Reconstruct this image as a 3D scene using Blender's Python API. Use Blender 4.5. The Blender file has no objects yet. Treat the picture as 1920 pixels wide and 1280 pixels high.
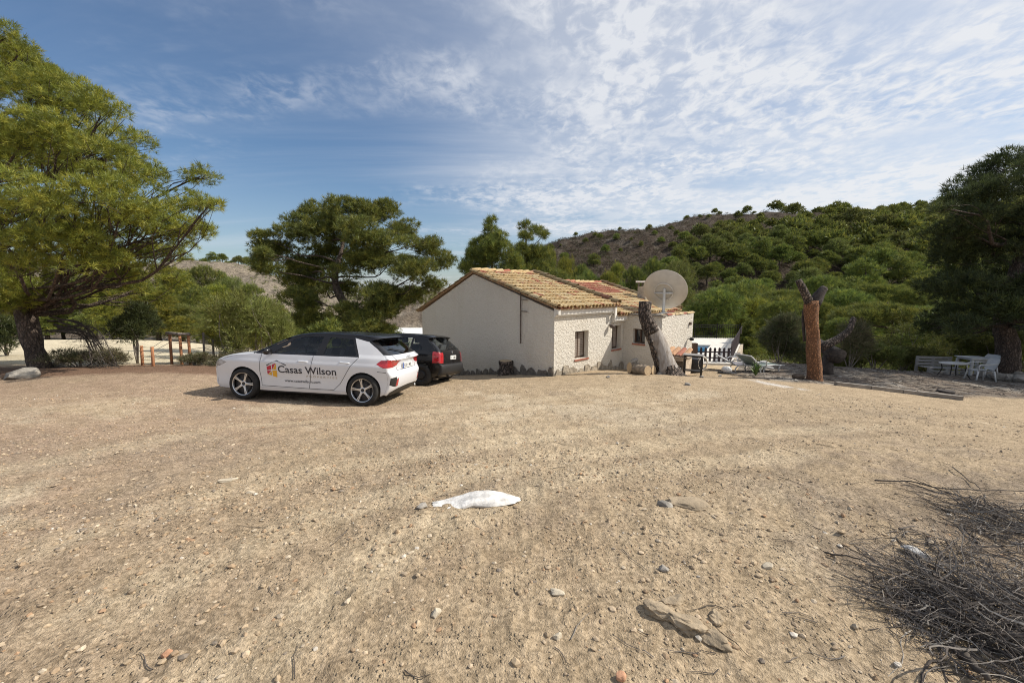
import bpy, bmesh, math, random
import numpy as np
from mathutils import Vector, Matrix
from mathutils.geometry import delaunay_2d_cdt

R = math.radians
scene = bpy.context.scene
COL = scene.collection
RNG = np.random.RandomState(7)
random.seed(7)

# ------------------------------------------------------------------ camera, sky, sun, exposure
CAM_Z = 1.65
PITCH = R(7.3)
FPX = 740.0                       # focal length in pixels of the 1920 px wide photograph
cam_data = bpy.data.cameras.new('camera')
cam_data.sensor_width = 36.0
cam_data.lens = 36.0 * FPX / 1920.0
cam_data.clip_start = 0.05
cam_data.clip_end = 20000
cam = bpy.data.objects.new('camera', cam_data)
cam.location = (0, 0, CAM_Z)
cam.rotation_euler = (R(90) - PITCH, 0, 0)
COL.objects.link(cam)
scene.camera = cam

SUN_AZ, SUN_EL = 85.0, 43.0       # azimuth from +Y towards +X
world = bpy.data.worlds.new('World')
scene.world = world
world.use_nodes = True
wt = world.node_tree
wt.nodes.clear()


class NT:
    """tiny node-tree writer"""
    def __init__(self, tree): self.t = tree
    def n(self, typ, **kw):
        nd = self.t.nodes.new(typ)
        for k, v in kw.items():
            if k == 'ins':
                for kk, vv in v.items():
                    if isinstance(vv, bpy.types.NodeSocket): self.t.links.new(vv, nd.inputs[kk])
                    else: nd.inputs[kk].default_value = vv
            else: setattr(nd, k, v)
        return nd
    def link(self, a, b): self.t.links.new(a, b)
    def math(self, op, a, b=None, c=None, clamp=False):
        nd = self.t.nodes.new('ShaderNodeMath'); nd.operation = op; nd.use_clamp = clamp
        for i, v in enumerate((a, b, c)):
            if v is None: continue
            if isinstance(v, bpy.types.NodeSocket): self.t.links.new(v, nd.inputs[i])
            else: nd.inputs[i].default_value = v
        return nd.outputs[0]
    def mix(self, fac, a, b, blend='MIX'):
        nd = self.t.nodes.new('ShaderNodeMix'); nd.data_type = 'RGBA'; nd.blend_type = blend
        for k, v in ((0, fac), (6, a), (7, b)):
            if isinstance(v, bpy.types.NodeSocket): self.t.links.new(v, nd.inputs[k])
            else: nd.inputs[k].default_value = v if k == 0 else (tuple(v) + (1,))[:4]
        return nd.outputs[2]
    def ramp(self, fac, lo, hi):
        nd = self.t.nodes.new('ShaderNodeMapRange'); nd.clamp = True; nd.interpolation_type = 'SMOOTHSTEP'
        self.t.links.new(fac, nd.inputs[0]); nd.inputs[1].default_value = lo; nd.inputs[2].default_value = hi
        return nd.outputs[0]
    def noise(self, vec, scale, detail=4, rough=.55, dist=0.0):
        nd = self.n('ShaderNodeTexNoise', ins={'Scale': scale, 'Detail': detail, 'Roughness': rough, 'Distortion': dist})
        if vec is not None: self.t.links.new(vec, nd.inputs['Vector'])
        return nd.outputs[0]


w = NT(wt)
sky = w.n('ShaderNodeTexSky', sky_type='NISHITA', sun_disc=False, sun_elevation=R(SUN_EL), sun_rotation=R(SUN_AZ),
          altitude=100, air_density=1.15, dust_density=0.9, ozone_density=1.6)
tc = w.n('ShaderNodeTexCoord')
sp = w.n('ShaderNodeSeparateXYZ', ins={0: tc.outputs['Generated']})
dx, dy, dz = sp.outputs
den = w.math('ADD', w.math('MAXIMUM', dz, 0.0), 0.10)
cu = w.math('DIVIDE', dx, den)
cv = w.math('DIVIDE', dy, den)
uv = w.n('ShaderNodeCombineXYZ', ins={0: cu, 1: cv, 2: 0.0}).outputs[0]
def mapped(rot, sc, off=(0, 0, 0)):
    return w.n('ShaderNodeMapping', ins={0: uv, 1: off, 2: (0, 0, R(rot)), 3: sc}).outputs[0]
# thin veil of cirrus drawn out along one direction, ripples of altocumulus across it, a few low puffs
veil = w.noise(mapped(-12, (.30, 1.1, 1)), 1.0, 7, .60, .55)
cover = w.noise(mapped(20, (.26, .34, 1), (3.1, 1.7, 0)), 1.0, 3, .5, .3)
rip = w.noise(mapped(14, (4.8, 3.9, 1), (.3, .2, 0)), 1.0, 4, .6, .5)
fine = w.noise(mapped(20, (15, 12, 1)), 1.0, 4, .6, .5)
# thin cloud, clear ahead left; unseen cloud behind the camera added for fill light
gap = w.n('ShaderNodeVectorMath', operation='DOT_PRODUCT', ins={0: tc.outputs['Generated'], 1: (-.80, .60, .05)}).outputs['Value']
cloud_off_gap = w.math('SUBTRACT', 1.0, w.ramp(gap, .36, .98))
cov = w.math('ADD', w.math('MULTIPLY', w.math('SUBTRACT', cover, .5), 1.1), w.math('MULTIPLY', cloud_off_gap, 0.57))
rip2 = w.math('ADD', w.math('MULTIPLY', rip, .5), w.math('MULTIPLY', fine, .5))
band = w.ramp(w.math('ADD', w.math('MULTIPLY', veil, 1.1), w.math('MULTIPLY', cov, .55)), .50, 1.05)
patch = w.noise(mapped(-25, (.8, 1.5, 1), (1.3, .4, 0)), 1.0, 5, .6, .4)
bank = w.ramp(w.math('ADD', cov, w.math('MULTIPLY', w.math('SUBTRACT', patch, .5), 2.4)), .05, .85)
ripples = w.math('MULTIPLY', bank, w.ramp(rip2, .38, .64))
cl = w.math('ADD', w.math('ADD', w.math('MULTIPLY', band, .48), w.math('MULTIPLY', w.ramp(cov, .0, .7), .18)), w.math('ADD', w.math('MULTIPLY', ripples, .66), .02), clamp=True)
puffn = w.noise(w.n('ShaderNodeMapping', ins={0: tc.outputs['Generated'], 3: (7, 7, 17)}).outputs[0], 1.0, 6, .58, .3)
puffband = w.math('MULTIPLY', w.ramp(dz, .10, .18), w.math('SUBTRACT', 1.0, w.ramp(dz, .26, .36)))
puff = w.math('MULTIPLY', w.math('MULTIPLY', w.ramp(puffn, .50, .62), puffband), w.ramp(dx, -.05, .35))
cl = w.math('MAXIMUM', cl, w.math('MULTIPLY', puff, .8))
veil_low = w.math('MULTIPLY', w.math('SUBTRACT', 1.0, w.ramp(dz, 0.0, .30)), .24)   # milky air near the horizon
cl = w.math('ADD', cl, veil_low, clamp=True)
cl = w.math('MULTIPLY', cl, .93)
cloudcol = w.mix(w.ramp(dx, -.6, .9), (6.6, 6.9, 7.5), (7.8, 7.9, 8.1))
blue = w.mix(1.0, sky.outputs[0], (.66, .82, .97), 'MULTIPLY')
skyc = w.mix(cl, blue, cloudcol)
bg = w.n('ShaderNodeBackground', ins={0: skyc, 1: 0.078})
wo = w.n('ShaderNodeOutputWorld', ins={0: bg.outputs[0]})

sun_data = bpy.data.lights.new('sun', 'SUN')
sun_data.energy = 3.8
sun_data.angle = R(0.53)
sun_data.color = (1.0, .93, .82)
sun = bpy.data.objects.new('sun', sun_data)
sun.location = (30, 5, 40)
SUNV = Vector((math.sin(R(SUN_AZ)) * math.cos(R(SUN_EL)), math.cos(R(SUN_AZ)) * math.cos(R(SUN_EL)), math.sin(R(SUN_EL))))
sun.rotation_euler = SUNV.to_track_quat('Z', 'Y').to_euler()
COL.objects.link(sun)

scene.view_settings.view_transform = 'Standard'
scene.view_settings.look = 'None'
scene.view_settings.gamma = 1
scene.view_settings.use_curve_mapping = False
scene.view_settings.exposure = 0.5
scene.cycles.use_denoising = True
scene.cycles.denoising_prefilter = 'NONE'
scene.cycles.denoising_input_passes = 'RGB_ALBEDO_NORMAL'
scene.cycles.sample_clamp_indirect = 3.0
scene.cycles.caustics_reflective = False
scene.cycles.caustics_refractive = False
scene.cycles.filter_width = 1.05
scene.cycles.max_bounces = 8
scene.cycles.transparent_max_bounces = 12

# ------------------------------------------------------------------ measuring the photograph
_F = np.array((0, math.cos(PITCH), -math.sin(PITCH)))
_U = np.array((0, math.sin(PITCH), math.cos(PITCH)))
def dep(px, py, d):
    """world point seen at pixel (px,py) of the photograph, d metres in front of the camera"""
    a, b = (px - 960) / FPX, (640 - py) / FPX
    return np.array((a * d, d * (_F[1] + _U[1] * b), CAM_Z + d * (_F[2] + _U[2] * b)))


# ------------------------------------------------------------------ mesh helpers
def worg(p):
    """where a (not yet turned) parent stands"""
    q = np.zeros(3)
    while p is not None: q = q + np.array(p.location); p = p.parent
    return q


class MB:
    """collects geometry; build() links it as ONE mesh object"""
    def __init__(self): self.v = []; self.f = []; self.c = []; self.m = []; self.n = 0
    def add(self, v, f, col=None, mat=0):
        v = np.asarray(v, float).reshape(-1, 3)
        if len(v) == 0: return
        self.v.append(v)
        if isinstance(f, np.ndarray): f = [f]
        elif len(f) and not isinstance(f[0], np.ndarray):
            by = {}
            for q in f: by.setdefault(len(q), []).append(q)
            f = [np.array(q) for q in by.values()]
        for a in f:
            self.f.append(a + self.n); self.m.append(np.full(len(a), mat))
        c = np.ones((len(v), 4))
        if col is not None: c[:, :3] = col
        self.c.append(c); self.n += len(v)
    def box(self, lo, hi, col=None, mat=0, M=None):
        x0, y0, z0 = lo; x1, y1, z1 = hi
        v = np.array([(x0, y0, z0), (x1, y0, z0), (x1, y1, z0), (x0, y1, z0), (x0, y0, z1), (x1, y0, z1), (x1, y1, z1), (x0, y1, z1)], float)
        if M is not None: v = np.array([M(*p) for p in v]) if callable(M) else v @ np.array(M)[:3, :3].T + np.array(M)[:3, 3]
        self.add(v, np.array([(0, 3, 2, 1), (4, 5, 6, 7), (0, 1, 5, 4), (1, 2, 6, 5), (2, 3, 7, 6), (3, 0, 4, 7)]), col, mat)
    def tube(self, pts, rad, sides=8, col=None, mat=0, cap=True):
        v, f = tube(pts, rad, sides, cap); self.add(v, f, col, mat)
    def lathe(self, prof, seg=32, axis='z', col=None, mat=0, at=(0, 0, 0)):
        n = len(prof); a = np.linspace(0, 2 * math.pi, seg, endpoint=False)
        v = np.zeros((seg, n, 3))
        for i, (r, h) in enumerate(prof):
            c, s = r * np.cos(a), r * np.sin(a)
            if axis == 'z': v[:, i] = np.stack((c, s, np.full(seg, h)), 1)
            elif axis == 'y': v[:, i] = np.stack((c, np.full(seg, h), s), 1)
            else: v[:, i] = np.stack((np.full(seg, h), c, s), 1)
        f = [(i * n + j, ((i + 1) % seg) * n + j, ((i + 1) % seg) * n + j + 1, i * n + j + 1) for i in range(seg) for j in range(n - 1)]
        self.add(v.reshape(-1, 3) + np.array(at), np.array(f), col, mat)
    def build(self, name, mats, parent=None, smooth=False, auto=None):
        me = bpy.data.meshes.new(name)
        v = np.concatenate(self.v) if self.v else np.zeros((0, 3))
        if parent is not None: v = v - worg(parent)
        me.vertices.add(len(v)); me.vertices.foreach_set('co', v.astype(np.float32).ravel())
        tot = np.concatenate([np.full(len(a), a.shape[1]) for a in self.f]) if self.f else np.zeros(0, int)
        lv = np.concatenate([a.ravel() for a in self.f]) if self.f else np.zeros(0, int)
        me.loops.add(len(lv)); me.loops.foreach_set('vertex_index', lv.astype(np.int32))
        me.polygons.add(len(tot))
        st = np.concatenate(([0], np.cumsum(tot)[:-1])) if len(tot) else tot
        me.polygons.foreach_set('loop_start', st.astype(np.int32))
        mm = np.concatenate(self.m) if self.m else np.zeros(0, int)
        me.polygons.foreach_set('material_index', mm.astype(np.int32))
        me.polygons.foreach_set('use_smooth', np.full(len(tot), bool(smooth)))
        me.update(calc_edges=True)
        ca = me.color_attributes.new('col', 'FLOAT_COLOR', 'POINT')
        ca.data.foreach_set('color', np.concatenate(self.c).astype(np.float32).ravel())
        for q in (mats if isinstance(mats, (list, tuple)) else [mats]): me.materials.append(q)
        if auto is not None: me.set_sharp_from_angle(angle=R(auto))
        o = bpy.data.objects.new(name, me); COL.objects.link(o)
        if parent is not None: o.parent = parent
        return o


def tube(pts, rad, sides=8, cap=True):
    P = np.asarray(pts, float); n = len(P)
    rad = np.broadcast_to(np.asarray(rad, float), (n,))
    T = np.gradient(P, axis=0); T /= np.linalg.norm(T, axis=1)[:, None] + 1e-12
    ref = np.array((0, 0, 1.)) if abs(T[0][2]) < .9 else np.array((1., 0, 0))
    u = np.cross(T[0], ref); u /= np.linalg.norm(u)
    a = np.linspace(0, 2 * math.pi, sides, endpoint=False)
    V = np.zeros((n, sides, 3))
    for i in range(n):
        u = u - T[i] * np.dot(u, T[i]); u /= np.linalg.norm(u) + 1e-12
        w_ = np.cross(T[i], u)
        V[i] = P[i] + rad[i] * (np.cos(a)[:, None] * u + np.sin(a)[:, None] * w_)
    i, j = np.meshgrid(np.arange(n - 1), np.arange(sides), indexing='ij')
    j2 = (j + 1) % sides
    q = np.stack((i * sides + j, i * sides + j2, (i + 1) * sides + j2, (i + 1) * sides + j), -1).reshape(-1, 4)
    f = [q]
    if cap and sides > 2:
        f.append(np.arange(sides)[::-1].reshape(1, -1)); f.append((np.arange(sides) + (n - 1) * sides).reshape(1, -1))
    return V.reshape(-1, 3), f


def curve(pts, n=12):
    """Catmull-Rom through pts"""
    P = np.asarray(pts, float); m = len(P)
    Q = np.vstack((2 * P[0] - P[1], P, 2 * P[-1] - P[-2]))
    out = []
    for t in np.linspace(0, m - 1 - 1e-9, n):
        i = int(t); u = t - i; a, b, c, d = Q[i], Q[i + 1], Q[i + 2], Q[i + 3]
        out.append(.5 * (2 * b + (c - a) * u + (2 * a - 5 * b + 4 * c - d) * u * u + (3 * b - a - 3 * c + d) * u ** 3))
    return np.array(out)


def thing(name, label, cat, loc=(0, 0, 0), group=None):
    o = bpy.data.objects.new(name, None); COL.objects.link(o)
    o.empty_display_size = .2
    o.location = [float(q) for q in loc]
    tag(o, label, cat, group)
    return o
def tag(o, label, cat, group=None):
    o['label'] = label; o['category'] = cat
    if group: o['group'] = group
    return o
def kind(o, k): o['kind'] = k; return o
def clone(o, parent=None):
    c = o.copy(); COL.objects.link(c)
    if parent is not None: c.parent = parent
    return c


# ------------------------------------------------------------------ materials
def mat(name, col, rough=.7, metal=0.0, var=0.0, vscale=6.0, bump=0.0, bscale=30.0, attr=False, coat=0.0, stretch=(1, 1, 1), spec=.5, col2=None, detail=5, crack=0.0, cscale=9.0):
    m = bpy.data.materials.new(name); m.use_nodes = True
    t = NT(m.node_tree); m.node_tree.nodes.clear()
    b = t.n('ShaderNodeBsdfPrincipled', ins={'Roughness': rough, 'Metallic': metal, 'Coat Weight': coat, 'Specular IOR Level': spec})
    t.n('ShaderNodeOutputMaterial', ins={0: b.outputs[0]})
    tcn = t.n('ShaderNodeTexCoord')
    vec = t.n('ShaderNodeMapping', ins={0: tcn.outputs['Object'], 3: stretch}).outputs[0]
    base = None
    if attr:
        base = t.n('ShaderNodeVertexColor', layer_name='col').outputs[0]
        if col is not None: base = t.mix(1.0, base, col, 'MULTIPLY')
    if var > 0:
        nz = t.noise(vec, vscale, detail, .6, .3)
        c1 = base if base is not None else None
        k = t.ramp(nz, .3, .7)
        if col2 is not None:
            base = t.mix(k, base if base is not None else col, col2)
        else:
            dark = t.mix(1.0, base if base is not None else col, (1 - var,) * 3, 'MULTIPLY')
            lite = t.mix(1.0, base if base is not None else col, (1 + var * .6,) * 3, 'MULTIPLY')
            base = t.mix(k, dark, lite)
    ck = None
    if crack > 0:
        vv = t.n('ShaderNodeVectorMath', operation='ADD', ins={0: vec, 1: t.n('ShaderNodeVectorMath', operation='SCALE', ins={0: t.n('ShaderNodeTexNoise', ins={'Vector': vec, 'Scale': cscale * .8, 'Detail': 4}).outputs[1], 'Scale': .10}).outputs[0]})
        vo = t.n('ShaderNodeTexVoronoi', feature='DISTANCE_TO_EDGE', ins={'Vector': vv.outputs[0], 'Scale': cscale})
        ck = t.ramp(vo.outputs[0], .0, .22)
        base = t.mix(ck, t.mix(1.0, base if base is not None else col, (1 - crack,) * 3, 'MULTIPLY'), base if base is not None else col)
    if base is None: b.inputs['Base Color'].default_value = (*col, 1)
    else: t.link(base, b.inputs['Base Color'])
    if bump > 0:
        h = t.noise(vec, bscale, 6, .62, .2)
        if ck is not None: h = t.math('ADD', t.math('MULTIPLY', h, .6), t.math('MULTIPLY', ck, 1.0))
        bn = t.n('ShaderNodeBump', ins={'Strength': 1.0, 'Distance': bump, 'Height': h})
        t.link(bn.outputs[0], b.inputs['Normal'])
    return m


def leaf_mat(name, trans=.35):
    m = bpy.data.materials.new(name); m.use_nodes = True
    t = NT(m.node_tree); m.node_tree.nodes.clear()
    c = t.n('ShaderNodeVertexColor', layer_name='col').outputs[0]
    oi = t.n('ShaderNodeObjectInfo')
    v = t.n('ShaderNodeHueSaturation', ins={'Hue': t.math('ADD', t.math('MULTIPLY', oi.outputs['Random'], .03), .487),
                                          'Value': t.math('ADD', t.math('MULTIPLY', oi.outputs['Random'], .3), .85), 'Color': c})
    d = t.n('ShaderNodeBsdfDiffuse', ins={0: v.outputs[0], 1: .6})
    tr = t.n('ShaderNodeBsdfTranslucent', ins={0: v.outputs[0]})
    g = t.n('ShaderNodeBsdfGlossy', ins={0: (.5, .55, .45, 1), 1: .5})
    s = t.n('ShaderNodeMixShader', ins={0: trans, 1: d.outputs[0], 2: tr.outputs[0]})
    s2 = t.n('ShaderNodeMixShader', ins={0: .05, 1: s.outputs[0], 2: g.outputs[0]})
    t.n('ShaderNodeOutputMaterial', ins={0: s2.outputs[0]})
    return m


# ------------------------------------------------------------------ value noise for terrain
def _hash(i, j, k=0):
    h = (i * 374761393 + j * 668265263 + k * 1274126177) & 0xffffffff
    h = ((h ^ (h >> 13)) * 1274126177) & 0xffffffff
    return ((h ^ (h >> 16)) & 0xffff) / 65535.0
def vnoise(x, y, k=0):
    xi = np.floor(x).astype(np.int64); yi = np.floor(y).astype(np.int64)
    fx = x - xi; fy = y - yi
    fx = fx * fx * (3 - 2 * fx); fy = fy * fy * (3 - 2 * fy)
    a = _hash(xi, yi, k); b = _hash(xi + 1, yi, k); c = _hash(xi, yi + 1, k); d = _hash(xi + 1, yi + 1, k)
    return (a * (1 - fx) + b * fx) * (1 - fy) + (c * (1 - fx) + d * fx) * fy
def fbm(x, y, s=1.0, o=4, k=0):
    t = 0; a = 1.0; n = 0
    for i in range(o):
        t = t + a * vnoise(x * s + 17.3 * i, y * s - 9.1 * i, k + i); n += a; a *= .5; s *= 2.03
    return t / n - .5
# ------------------------------------------------------------------ terrain: smooth surface through measured ground points
def zpt(px, d, z): return np.array(((px - 960) / FPX * d, d, z))
CTRL = [np.array(p) for p in (
    (1.28, 11.9, -.95), (-2.06, 15.48, -1.70), (-4.1, 17.7, -2.2), (3.3, 13.8, -1.12), (5.19, 13.5, -1.25), (7.0, 15.3, -1.27),
    (0, 2.95, -.03), (0, 4.7, -.23), (-2, 4.9, -.25), (2.4, 4.9, -.23), (0, 8.3, -.63), (3.5, 8.2, -.62), (7.5, 7.5, -.6), (-9, 6.2, -.25))]
CTRL += [dep(*p) for p in (
    (452, 748, 8.10), (682, 762, 7.82), (788, 723, 10.5), (832, 712, 11.9),
    (1245, 702, 12.0), (1525, 712, 12.0), (1700, 735, 11.3), (1900, 752, 10.5), (45, 697, 10.5), (300, 692, 11.0), (0, 712, 9.8), (150, 686, 12.4),
    (330, 663, 18), (330, 640, 32), (60, 655, 20), (0, 640, 30), (1350, 690, 15.5), (1440, 690, 15.2), (1600, 690, 15), (1750, 700, 15.6), (1860, 714, 14.2),
    (340, 505, 150), (400, 500, 150), (470, 503, 150), (530, 528, 160), (590, 548, 170), (100, 490, 150), (-200, 480, 160), (450, 540, 105), (250, 530, 110), (660, 560, 260),
    (830, 549, 1800), (700, 549, 1800), (920, 549, 1800), (830, 540, 6500), (650, 541, 6500), (1000, 539, 6500), (1400, 530, 6500), (300, 535, 6500), (1800, 530, 6500),
    (900, 545, 190), (960, 505, 170), (1030, 458, 170), (1100, 444, 180), (1180, 438, 190), (1250, 436, 195), (1330, 414, 210), (1400, 401, 220), (1500, 408, 225), (1600, 415, 230), (1700, 400, 235), (1800, 392, 235), (1920, 380, 230), (2150, 380, 220),
    (1100, 500, 120), (1250, 495, 125), (1400, 470, 140), (1600, 475, 145), (1850, 462, 150), (2100, 470, 150))]
CTRL += [zpt(*p) for p in (
    (1345, 19.5, -1.8), (1400, 19, -1.7), (1425, 24, -2.4), (1345, 24, -2.2), (1480, 21, -2.6), (1620, 21, -2.6), (1760, 22, -2.6), (1960, 20, -1.9), (1200, 40, -7), (1400, 45, -9), (1600, 50, -9), (1900, 50, -8), (1100, 60, -6.5), (1250, 70, -8.5), (1500, 78, -8), (1800, 80, -6), (2100, 70, -5),
    (1300, 30, -4.2), (1000, 30, -3.6), (1000, 55, -5), (880, 40, -5), (880, 80, -10), (800, 30, -4), (700, 24, -3.2), (700, 42, -6), (600, 45, -6), (700, 95, -12), (500, 26, -2.6), (560, 20, -1.9),
    (330, 60, -4.6), (100, 50, -3.4), (100, 85, -1), (450, 75, -5), (-200, 60, -2),
    (700, 800, -22), (830, 800, -22), (940, 800, -20), (400, 330, -6), (1100, 420, 10), (1300, 420, 20), (1500, 450, 20), (1800, 450, 20), (100, 330, -2))]
for th in (-3.0, -2.3, -1.7, 1.7, 2.3, 3.0):
    for r_, z_ in ((.6, 0), (3, .1), (10, .4), (40, 1.5), (200, 6), (1000, 10), (6500, 20)):
        CTRL.append(np.array((r_ * math.sin(th), r_ * math.cos(th), z_)))
for th in (-1.1, -.5, 0, .5, 1.1):
    for r_ in (.5, 1.1, 1.9): CTRL.append(np.array((r_ * math.sin(th), r_ * math.cos(th), 0.0)))
CTRL.append(np.array((-20, 4, .2))); CTRL.append(np.array((16, 3.5, -.35))); CTRL.append(np.array((26, 9, -.5)))
CTRL = np.array(CTRL)
def _pc(x, y):
    return np.arctan2(x, y), np.log(np.hypot(x, y) + 1e-9)
_ct, _cl = _pc(CTRL[:, 0], CTRL[:, 1])
def _tps(r2): return .5 * r2 * np.log(r2 + 1e-12)
_n = len(CTRL)
_K = _tps((_ct[:, None] - _ct) ** 2 + (_cl[:, None] - _cl) ** 2) + np.eye(_n) * 2e-4
_P = np.stack((np.ones(_n), _ct, _cl), 1)
_A = np.block([[_K, _P], [_P.T, np.zeros((3, 3))]])
_w = np.linalg.solve(_A, np.concatenate((CTRL[:, 2], np.zeros(3))))
def terrain(x, y):
    x = np.asarray(x, float); y = np.asarray(y, float); sh = x.shape
    t, l = _pc(x.ravel(), y.ravel())
    l = np.maximum(l, -1.2)
    out = np.zeros(len(t))
    for i in range(0, len(t), 20000):
        tt, ll = t[i:i + 20000], l[i:i + 20000]
        k = _tps((tt[:, None] - _ct) ** 2 + (ll[:, None] - _cl) ** 2)
        out[i:i + 20000] = k @ _w[:_n] + _w[_n] + _w[_n + 1] * tt + _w[_n + 2] * ll
    return out.reshape(sh)
def sstep(x, a, b):
    t = np.clip((x - a) / (b - a), 0, 1); return t * t * (3 - 2 * t)
def relief(x, y):
    """small unevenness of the yard (fades under the house and cars) and of the hills"""
    r = np.hypot(x, y)
    near = 1 - sstep(r, 5.5, 9.0)
    z = near * (fbm(x, y, .9, 3, 11) * .07 + fbm(x, y, 6, 3, 5) * .038 + np.maximum(0, fbm(x, y, 15, 2, 9) - .04) * .055)
    z = z + (1 - near) * (1 - sstep(r, 30, 60)) * fbm(x, y, 5, 3, 5) * .03
    z = z + sstep(x, 9.5, 12) * sstep(y, 9, 12) * (1 - sstep(r, 26, 40)) * fbm(x, y, 1.6, 4, 61) * .16
    big = sstep(r, 60, 140)
    z = z + big * (fbm(x, y, 1 / 28., 5, 21) * 9 + np.abs(fbm(x, y, 1 / 7., 4, 31)) * 3.5) * (1 - sstep(r, 600, 900) * .5)
    return z
def Z(x, y):
    x = np.atleast_1d(np.asarray(x, float)); y = np.atleast_1d(np.asarray(y, float))
    z = terrain(x, y) + relief(x, y)
    return z if len(z) > 1 else float(z[0])
def gz(px, d):
    x = (px - 960) / FPX * d; y = d
    for _ in range(3): y = (d + (Z(x, y) - CAM_Z) * math.sin(PITCH)) / math.cos(PITCH)
    return np.array((x, y, Z(x, y)))
def ground_hit(px, py, lo=.8, hi=60):
    """point of the ground seen at a pixel of the photograph"""
    ds = np.exp(np.linspace(math.log(lo), math.log(hi), 160))
    a, b = (px - 960) / FPX, (640 - py) / FPX
    P = np.stack((a * ds, ds * (_F[1] + _U[1] * b), CAM_Z + ds * (_F[2] + _U[2] * b)), 1)
    h = P[:, 2] - Z(P[:, 0], P[:, 1])
    i = np.argmax(h < 0)
    if h[i] >= 0: i = len(ds) - 1
    if i == 0: return P[0]
    t = h[i - 1] / (h[i - 1] - h[i] + 1e-12)
    p = P[i - 1] * (1 - t) + P[i] * t
    p[2] = Z(p[0], p[1]); return p
def project(P):
    """pixel of the photograph at which world points show (for choosing what grows where)"""
    P = np.asarray(P, float).reshape(-1, 3) - np.array((0, 0, CAM_Z))
    d = P @ _F; return 960 + FPX * P[:, 0] / d, 640 - FPX * (P @ _U) / d, d
def seg_dist(x, y, pts):
    best = np.full(x.shape, 1e9)
    for a, b in zip(pts[:-1], pts[1:]):
        vx, vy = b[0] - a[0], b[1] - a[1]
        t = np.clip(((x - a[0]) * vx + (y - a[1]) * vy) / (vx * vx + vy * vy), 0, 1)
        best = np.minimum(best, np.hypot(x - a[0] - t * vx, y - a[1] - t * vy))
    return best

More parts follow.
